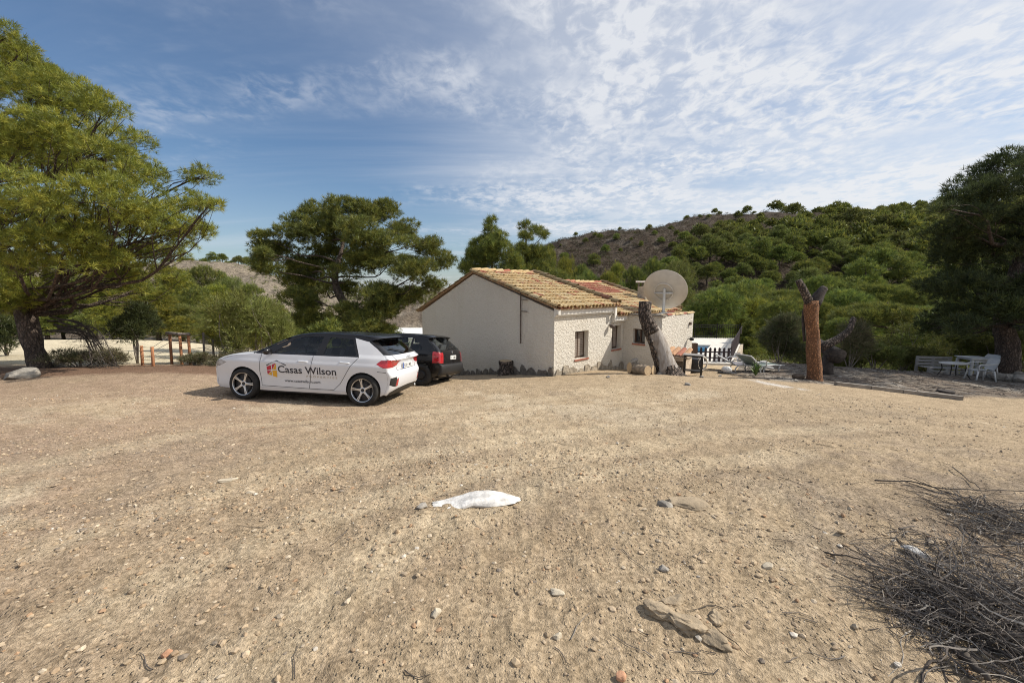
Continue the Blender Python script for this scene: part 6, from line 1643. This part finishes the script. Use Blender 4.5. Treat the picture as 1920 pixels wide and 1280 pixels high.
def picket_fence(label, A, B, n, h, w_, point):
    A, B = np.array(A), np.array(B); o = thing('picket_fence', label, 'fence', (A + B) / 2, 'dark fences round the pool'); ax = unit(B - A); nn = np.cross(ax, (0, 0, 1.))
    L = np.linalg.norm(B - A)
    for i in range(n):
        c = A + ax * L * (i + .5) / n; e = [(-w_ / 2, 0.03), (w_ / 2, 0.03), (w_ / 2, h - point), (0, h), (-w_ / 2, h - point)]
        V = [c + ax * x + nn * .012 + np.array((0, 0, z)) for x, z in e] + [c + ax * x - nn * .012 + np.array((0, 0, z)) for x, z in e]
        b = MB(); b.add(V, [(0, 1, 2, 3, 4), (9, 8, 7, 6, 5)] + [(i_, 5 + i_, 5 + (i_ + 1) % 5, (i_ + 1) % 5) for i_ in range(5)]); b.build('picket', M_picket, o)
    for z in (.16, h * .66):
        b = MB(); V = []
        for P in (A, B):
            for s_ in (.014, .040):
                for zz in (z, z + .05): V.append(P - nn * s_ + np.array((0, 0, zz)))
        b.add(V, [(0, 1, 5, 4), (2, 6, 7, 3), (1, 3, 7, 5), (0, 4, 6, 2), (0, 2, 3, 1), (4, 5, 7, 6)]); b.build('rail', M_picket, o)
picket_fence('low dark picket fence across the near end of the pool deck', DK(.02, .03, DZ), DK(.64, .03, DZ), 15, .60, .085, .04)
picket_fence('tall dark picket fence along the right side of the pool deck', DK(.02, .03, DZ), DK(.02, .98, DZ), 52, .80, .12, .04)
A, B = DK(.05, .985, DZ), DK(1.6, .985, DZ); rl = thing('railing', 'black iron railing along the far side of the pool deck', 'railing', (A + B) / 2, 'dark fences round the pool')
ax = unit(B - A); L = np.linalg.norm(B - A)
for i in range(52):
    c = A + ax * L * i / 51; b = MB(); th_ = .032 if i % 10 == 0 else .011; b.tube([c, c + (0, 0, .82 if i % 10 else .9)], th_, 5); b.build('post' if i % 10 == 0 else 'bar', M_iron, rl)
for z in (.12, .66, .80):
    b = MB(); b.tube([A + (0, 0, z), B + (0, 0, z)], .02, 5); b.build('rail', M_iron, rl)

# --- loungers, plant, sack
M_pvc = mat('white_plastic', (.55, .55, .535), .45, var=.12, vscale=6); M_sling = mat('grey_sling', (.25, .235, .26), .8, var=.2, vscale=8); M_gsl = mat('green_sling', (.20, .25, .215), .8, var=.2, vscale=8)
def lounger(label, base, rz, m, tilt):
    o = thing('sun_lounger', label, 'sun lounger', base, 'sun loungers near the pool'); c_, s_ = math.cos(rz), math.sin(rz)
    W = lambda x, y, z: np.array(base) + np.array((x * c_ - y * s_, x * s_ + y * c_, z))
    for y in (-.30, .30):
        b = MB(); b.tube(curve([W(-.95, y, .22), W(-.3, y, .27), W(.25, y, .27)], 8), .024, 8); b.build('side_rail', M_pvc, o, True)
        b = MB(); b.tube([W(.25, y, .27), W(.25 + .62 * math.cos(tilt), y, .27 + .62 * math.sin(tilt))], .024, 8); b.build('back_rail', M_pvc, o, True)
        for x in (-.75, .15):
            b = MB(); b.tube(curve([W(x, y, .26), W(x + .10, y, .12), W(x + .05, y, -.04)], 6), .022, 8); b.build('leg', M_pvc, o, True)
        b = MB(); b.tube(curve([W(.02, y * 1.12, .27), W(.05, y * 1.15, .44), W(.30, y * 1.15, .46), W(.42, y * 1.05, .36)], 8), .02, 8); b.build('arm', M_pvc, o, True)
    b = MB(); b.tube([W(.25 + .62 * math.cos(tilt), -.30, .27 + .62 * math.sin(tilt)), W(.25 + .62 * math.cos(tilt), .30, .27 + .62 * math.sin(tilt))], .024, 8); b.build('head_rail', M_pvc, o, True)
    b = MB(); pr = [(-.93, .225), (-.6, .235), (-.3, .255), (.25, .26), (.25 + .3 * math.cos(tilt), .24 + .3 * math.sin(tilt)), (.25 + .6 * math.cos(tilt), .26 + .6 * math.sin(tilt))]
    V = [W(x, y, z) for x, z in pr for y in (-.28, .28)] + [W(x, y, z - .008) for x, z in pr for y in (-.28, .28)]
    b.add(V, np.array([(2 * i, 2 * i + 2, 2 * i + 3, 2 * i + 1) for i in range(5)] + [(12 + 2 * i, 13 + 2 * i, 15 + 2 * i, 14 + 2 * i) for i in range(5)])); b.build('sling', m, o)
lounger('grey-slung white sun lounger nearer the pool fence', gz(1388, 14.4), R(165), M_sling, R(28))
lounger('white-framed sun lounger with a greenish sling behind the spiky plant', gz(1420, 14.2), R(200), M_gsl, R(38))
sp_ = gz(1417, 12.9); spk = thing('spiky_plant', 'spiky green plant growing in the dust beside the loungers', 'plant', sp_); prng = np.random.RandomState(9)
M_spike = mat('spiky_leaf', (.10, .17, .035), .6, var=.3, vscale=10)
for i in range(46):
    a = prng.uniform(0, 6.28); r_ = prng.uniform(.08, .36); h = prng.uniform(.25, .46) * (1.15 - r_ * 1.2)
    P = curve([sp_ + (0, 0, -.02), sp_ + np.array((math.cos(a) * r_ * .5, math.sin(a) * r_ * .5, h * .75)), sp_ + np.array((math.cos(a) * r_, math.sin(a) * r_, h))], 5)
    sd_ = np.array((-math.sin(a), math.cos(a), 0)); V = []
    for k, w_ in enumerate((.012, .018, .016, .010, .001)): V += [P[k] - sd_ * w_, P[k] + sd_ * w_]
    b = MB(); b.add(V, np.array([(2 * k, 2 * k + 1, 2 * k + 3, 2 * k + 2) for k in range(4)])); b.build('leaf', M_spike, spk)
sk = gz(1362, 13.6); b = MB(); v = ICO3_V * np.array((.17, .13, .13)) * (1 + .25 * fbm(ICO3_V[:, 0] * 3, ICO3_V[:, 1] * 3 + ICO3_V[:, 2] * 2, 1, 3, 3))[:, None]; b.add(v + sk + (0, 0, .13), ICO3_F)
sko = thing('sack', 'slumped white sack on a black tray before the pool path', 'sack', sk); b.build('bag', M_pvc, sko, True); b = MB(); b.box((sk[0] - .22, sk[1] - .17, sk[2] - .02), (sk[0] + .28, sk[1] + .17, sk[2] + .04)); b.build('tray', M_black, sko)

# --- seats on the shaded terrace
M_pal = mat('weathered_white_board', (.36, .35, .335), .85, var=.3, vscale=8, stretch=(.6, 6, 6))
pb = gz(1762, 16.2); bn = thing('pallet_bench', 'white-grey bench made of pallets under the dark pine', 'bench', pb); RB = R(-10)
def tb_(root, nm, cx, cy, cz, sx, sy, sz, m, org, rz): return fbx(root, nm, cx, cy, cz, sx, sy, sz, m, rz, org)
for i, (z, dy) in enumerate(((.58, .36), (.45, .35), (.32, .34))): tb_(bn, 'back_board', 0, dy, z, 1.28, .022, .10, M_pal, pb, RB)
for i in range(4): tb_(bn, 'seat_board', 0, -.24 + .16 * i, .275, 1.24, .125, .022, M_pal, pb, RB)
for x in (-.58, 0, .58):
    tb_(bn, 'block', x, -.27, -.04, .12, .10, .31, M_pal, pb, RB); tb_(bn, 'back_post', x, .388, -.04, .09, .05, .72, M_pal, pb, RB)
for z in (.04, .15): tb_(bn, 'front_board', 0, -.332, z, 1.24, .02, .075, M_pal, pb, RB)
rt = gz(1786, 14.8); ro = thing('oval_table', 'low oval garden table on bent dark legs before the pallet bench', 'table', rt)
b = MB(); b.lathe([(0, .50), (.5, .50), (.52, .515), (.52, .53), (.5, .54), (0, .54)], 32, 'z'); b.v[0] = b.v[0] * np.array((1.0, .55, 1)) + rt; b.build('tabletop', M_pvc, ro, True, 40)
for sx in (-1, 1):
    for sy in (-1, 1): 
        b = MB(); b.tube(curve([rt + (sx * .30, sy * .18, .50), rt + (sx * .27, sy * .16, .25), rt + (sx * .40, sy * .24, -.05)], 8), .016, 6); b.build('leg', M_iron, ro, True)
st_ = gz(1824, 15.6); sq = thing('plastic_table', 'square white plastic table beside the white chairs', 'table', st_)
tb_(sq, 'tabletop', 0, 0, .68, .80, .78, .03, M_pvc, st_, R(-12)); tb_(sq, 'apron', 0, 0, .62, .70, .68, .058, M_pvc, st_, R(-12))
for sx in (-1, 1):
    for sy in (-1, 1): tb_(sq, 'leg', sx * .33, sy * .32, -.05, .07, .07, .668, M_pvc, st_, R(-12))
def chair(label, base, rz):
    o = thing('plastic_chair', label, 'chair', base, 'white plastic garden chairs'); c_, s_ = math.cos(rz), math.sin(rz); W = lambda x, y, z: np.array(base) + np.array((x * c_ - y * s_, x * s_ + y * c_, z))
    b = MB(); n = 7; V = []
    for i, (x, z) in enumerate(((.24, .40), (.20, .425), (0, .415), (-.18, .405), (-.22, .41))): V += [W(x, y, z - .02 * (1 - (y / .22) ** 2)) for y in np.linspace(-.22, .22, n)]
    F = [(i * n + k, i * n + k + 1, (i + 1) * n + k + 1, (i + 1) * n + k) for i in range(4) for k in range(n - 1)]; m_ = len(V); V2 = [p - (0, 0, .014) for p in V]; b.add(V + V2, np.array(F + [tuple(q + m_ for q in f[::-1]) for f in F])); b.build('seat', M_pvc, o, True)
    b = MB(); V = []; rows = [(-.22, .42, .20), (-.26, .56, .23), (-.31, .72, .235), (-.35, .82, .19)]
    for x, z, hw in rows: V += [W(x - .05 * (1 - (y / .24) ** 2), y * hw / .22, z) for y in np.linspace(-.22, .22, n)]
    F = [(i * n + k, i * n + k + 1, (i + 1) * n + k + 1, (i + 1) * n + k) for i in range(3) for k in range(n - 1)]; V2 = [p - np.array((c_, s_, 0)) * .014 for p in V]; m_ = len(V); b.add(V + V2, np.array(F + [tuple(q + m_ for q in f[::-1]) for f in F])); b.build('backrest', M_pvc, o, True)
    for y in (-.245, .245):
        b = MB(); b.tube(curve([W(.22, y, .40), W(.23, y * 1.05, .60), W(.05, y * 1.08, .635), W(-.28, y * 1.0, .66)], 9), .02, 7); b.build('arm', M_pvc, o, True)
        for x, dx_ in ((.22, .06), (-.22, -.08)): b = MB(); b.tube([W(x, y * .9, .41), W(x + dx_, y * 1.08, -.04)], [.028, .02], 7); b.build('leg', M_pvc, o, True)
chair('white plastic chair pushed up to the square table', gz(1842, 15.3), R(185)); chair('white plastic chair leaning back nearest the yard', gz(1836, 14.3), R(165))

# --- kerb and drain cover along the terrace
M_kerb = mat('kerb_concrete', (.25, .225, .195), .9, var=.25, vscale=7, bump=.006, bscale=25)
kp = [ground_hit(1566, 722), ground_hit(1630, 729), ground_hit(1690, 736), ground_hit(1720, 740), ground_hit(1806, 750)]
kb = thing('kerb', 'line of low concrete kerb blocks along the edge of the terrace', 'kerb', kp[2])
for A, B in zip(kp[:-1], kp[1:]):
    ax = unit((B - A) * (1, 1, 0)); n_ = np.array((-ax[1], ax[0], 0)); A2, B2 = A + ax * .012, B - ax * .012; V = []
    for P in (A2, B2):
        for s_ in (-.06, .06):
            for z in (-.15, .10): V.append(P + n_ * s_ + np.array((0, 0, z)))
    b = MB(); b.add(V, [(0, 1, 5, 4), (2, 6, 7, 3), (1, 3, 7, 5), (0, 4, 6, 2), (0, 2, 3, 1), (4, 5, 7, 6)]); b.build('kerb_block', M_kerb, kb)
dc = ground_hit(1773, 735); b = MB(); b.lathe([(0, .05), (.17, .05), (.19, .03), (.19, -.05)], 24, 'z', at=dc); tag(b.build('drain_cover', M_burnt, None, True, 40), 'round dark drain cover behind the kerb blocks', 'drain cover')

# --- on the left: timber posts with rails, wire fence, dead branches, shrubs
M_post = mat('orange_timber', (.34, .15, .07), .85, var=.35, vscale=8, stretch=(4, 4, .5)); M_gpost = mat('grey_timber', (.22, .19, .165), .9, var=.3, vscale=8); M_wire = mat('fence_wire', (.22, .20, .18), .5, .5)
fn = thing('post_and_wire_fence', 'fence of orange round posts and wires at the edge of the pale field', 'fence', gz(320, 12.6))
FPT = [(267, 688, 648, 12.2), (287, 692, 650, 11.9), (322, 685, 627, 12.9), (341, 685, 629, 12.8), (357, 683, 629, 12.9), (383, 680, 623, 13.4), (401, 680, 636, 13.6), (455, 682, 640, 13.8), (505, 678, 638, 14.5)]
tops = []
for i, (px, yb, yt, d) in enumerate(FPT):
    lean_ = -4 if 2 <= i <= 4 else -2
    g_ = gz(px, d); T_ = dep(px + lean_, yt, d); T_[0] = dep(px + lean_, yt, d)[0]; b = MB(); b.tube([g_ - (0, 0, .2), T_], .040 if i < 5 else .032, 8); b.build('post', M_post if i < 5 else M_gpost, fn, True); tops.append((g_, T_))
for i, j in ((2, 3), (3, 4)):
    b = MB(); b.tube([tops[i][1] + np.array((-.10, 0, .05)), tops[j][1] + np.array((.06, 0, .045))], .05, 7); b.build('top_rail', M_gpost, fn, True)
for fz in (.08, .3, .52, .74, .95):
    b = MB(); P = [tops[i][0] * (1 - fz) + tops[i][1] * fz for i in (0, 1, 2, 3, 4, 5, 6, 7, 8)]; b.tube(P, .008, 4, cap=False); b.build('wire', M_wire, fn)
b = MB()
for i in range(30):
    f_ = i / 30.; k = int(f_ * 3); u_ = f_ * 3 - k; a_, c_ = tops[5 + k], tops[6 + k] if 6 + k < len(tops) else tops[-1]
    b.tube([a_[0] * (1 - u_) + c_[0] * u_, a_[1] * (1 - u_) + c_[1] * u_], .006, 3, cap=False)
kind(b.build('wire_mesh', M_wire, fn), 'stuff')

def bush(name, label, px, d, wpx, hpx, nt, pal, k, ln, wd, seed, group=None, stems=7, cat='shrub', up=.0, lift=.0):
    rng_ = np.random.RandomState(seed); g_ = gz(px, d); w_ = wpx / FPX * d; h = hpx / FPX * d
    bl = []
    for i in range(9):
        a = rng_.uniform(0, 6.28); q = w_ * .30 * math.sqrt(rng_.uniform()); t_ = rng_.uniform(.25 + lift, .85)
        bl.append((g_[0] + q * math.cos(a), g_[1] + q * math.sin(a), g_[2] + h * t_, w_ * .22, w_ * .22, h * .2))
    o = thing(name, label, cat, g_, group); b = MB()
    for q in bl[:stems]:
        e = np.array(q[:3]); m_ = (g_ + e) / 2 + rng_.normal(0, .06 * h, 3); b.tube(curve([g_ - (0, 0, .1), m_, e, e + (rng_.normal(0, .1), rng_.normal(0, .1), h * .2)], 8), np.linspace(.022 * max(1, h / 2.5), .004, 8), 5)
    b.build('stem', M_twig, o, True)
    p, ax_, _ = crown_points(bl, nt, rng_, .35, .3); b = MB(); tufts(b, p, ax_, k, ln, wd, pal, rng_); kind(b.build('foliage', M_leaf, o), 'stuff'); return o
bush('young_pine', 'thin pale-stemmed sapling left of the white car bonnet', 440, 13.6, 95, 150, 1300, PAL_LIGHT * 1.25, 8, .17, .016, 1, None, 6, 'tree')
bush('young_pine', 'light green sapling rising behind the white car windscreen', 500, 14.2, 120, 165, 1700, PAL_LIGHT * 1.2, 8, .18, .018, 2, None, 7, 'tree')
bush('young_pine', 'bushy light green young pine behind the roof of the white car', 470, 16.5, 150, 130, 1900, PAL_OLIVE * .9, 8, .2, .022, 3, None, 7, 'tree')
bush('shrub', 'dark green drooping shrub against the left of the orange posts', 258, 13.2, 85, 110, 1700, PAL_DARK * 1.3, 9, .15, .016, 4, lift=.28)
bush('shrub', 'grey-green olive bush left of the trunk of the huge pine', 12, 15.5, 80, 80, 1400, PAL_DARK, 8, .16, .02, 6)
bush('dry_shrub', 'low dry brown shrub under the huge pine', 150, 11.9, 110, 34, 900, PAL_DRY, 6, .13, .012, 7)
bush('dry_shrub', 'low dry shrub by the foot of the orange posts', 215, 12.0, 70, 30, 600, PAL_DRY, 6, .13, .012, 8)
bush('dry_shrub', 'dry tuft beside the white car at the wire fence', 372, 12.6, 60, 22, 500, PAL_DRY, 6, .12, .012, 9)
bush('dry_shrub', 'long brown tuft behind the bonnet of the white car', 430, 13.0, 90, 26, 600, PAL_DRY, 6, .12, .012, 10)
bush('shrub', 'green shrub in the gap behind the two cars', 605, 16.5, 90, 90, 1500, PAL_GREEN, 8, .2, .026, 11)
bush('shrub', 'low dark shrub under the left of the round-crowned pine', 575, 19.5, 90, 60, 1100, PAL_GREEN * .8, 8, .2, .026, 41)
bush('shrub', 'low dark shrub under the middle of the round-crowned pine', 645, 21.5, 110, 70, 1300, PAL_GREEN * .8, 8, .2, .026, 42)
bush('shrub', 'low shrub under the right of the round-crowned pine', 730, 22.5, 80, 60, 1000, PAL_GREEN * .8, 8, .2, .026, 43)
bush('conifer_bush', 'brownish feathery bush left of the tall orange stump', 1462, 17.6, 90, 90, 2400, PAL_DRY * np.array((.75, .9, .8)), 8, .2, .016, 12)
bush('dry_bush', 'dry reddish bush behind the charred fallen trunk', 1592, 16.4, 70, 85, 900, PAL_DRY, 7, .26, .014, 13)
GTB = 'light green shrubs along the far edge of the terrace'
for i, (px, d, w_, h) in enumerate(((1640, 17.5, 90, 55), (1690, 18, 90, 50), (1735, 18.5, 80, 55), (1800, 19, 90, 70), (1850, 18.5, 80, 70), (1610, 18.5, 60, 60), (1905, 18, 90, 75), (1560, 19, 60, 55), (1700, 20, 110, 85), (1940, 19, 90, 90), (1780, 21, 110, 100), (1520, 20, 60, 60))):
    bush('shrub', 'light green shrub on the far edge of the terrace behind the garden seats', px, d, w_, h, 1000, PAL_LIGHT * .85, 9, .14, .022, 20 + i, GTB)
number_off(GTB, '%s light green shrub from the left along the far edge of the terrace')
# dead branches hanging to the ground under the huge pine
db = thing('dead_branch', 'dark bare branches drooping to the ground under the huge pine', 'branch', gz(130, 12))
dr = np.random.RandomState(77)
for i in range(9):
    x0, y0 = 85 + dr.uniform(0, 25), 600 + dr.uniform(-15, 30); x1 = 130 + dr.uniform(0, 120); 
    e = gz(x1, 11.6 + dr.uniform(-.6, 1.2)); s_ = dep(x0, y0, 11.7); m_ = dep((x0 + x1) / 2 + 15, y0 + dr.uniform(0, 25), 11.7)
    P = curve([s_, m_, e + (0, 0, .05)], 12); b = MB(); b.tube(P, np.linspace(.03, .008, 12), 5); br = b.build('branch', M_dkbranch, db, True)
    b = MB()
    for k in range(26):
        t_ = dr.randint(4, 12); q = P[t_]; b.tube(curve([q, q + dr.normal(0, .14, 3), q + dr.normal(0, .25, 3) - (0, 0, .1)], 4), [.007, .006, .004, .002], 3, cap=False)
    kind(b.build('twigs', M_dkbranch, br), 'stuff')

# --- pale farm building far behind the round pine, low garden walls, blue trough
fb = gz(772, 44); fm = thing('farm_building', 'white farm building glimpsed between the round pine and the gable', 'building', fb)
M_farm = mat('farm_white', (.74, .74, .72), .8, var=.08, vscale=2)
def fbox(root, nm, x0, x1, y0, y1, z0, z1, m, org): b = MB(); b.box((org[0] + x0, org[1] + y0, org[2] + z0), (org[0] + x1, org[1] + y1, org[2] + z1)); return b.build(nm, m, root)
fbox(fm, 'wall', -2.2, 2.4, 0, 5, -.5, 2.4, M_farm, fb); 
b = MB(); b.add([fb + q for q in ((-2.4, -.2, 2.4), (2.6, -.2, 2.4), (2.6, 5.2, 2.4), (-2.4, 5.2, 2.4), (-2.4, 2.5, 3.3), (2.6, 2.5, 3.3))], [(0, 1, 5, 4), (2, 3, 4, 5), (0, 4, 3), (1, 2, 5)]); b.build('roof', M_farm, fm)
for x in (-1.2, .9):
    wd_ = fbox(fm, 'window', x, x + .7, -.05, .02, .8, 1.8, M_wood, fb); fbox(wd_, 'pane', x + .06, x + .64, -.07, -.052, .86, 1.74, M_glassdark, fb)
gw = gz(712, 30); M_pink = mat('pink_block', (.44, .34, .27), .9, var=.25, vscale=3, bump=.01); o = MB(); o.box((gw[0] - 2.2, gw[1], gw[2] - .4), (gw[0] + 2.8, gw[1] + .2, gw[2] + .9)); tag(o.build('garden_wall', M_pink), 'low pinkish block wall behind the roof of the black car', 'wall')
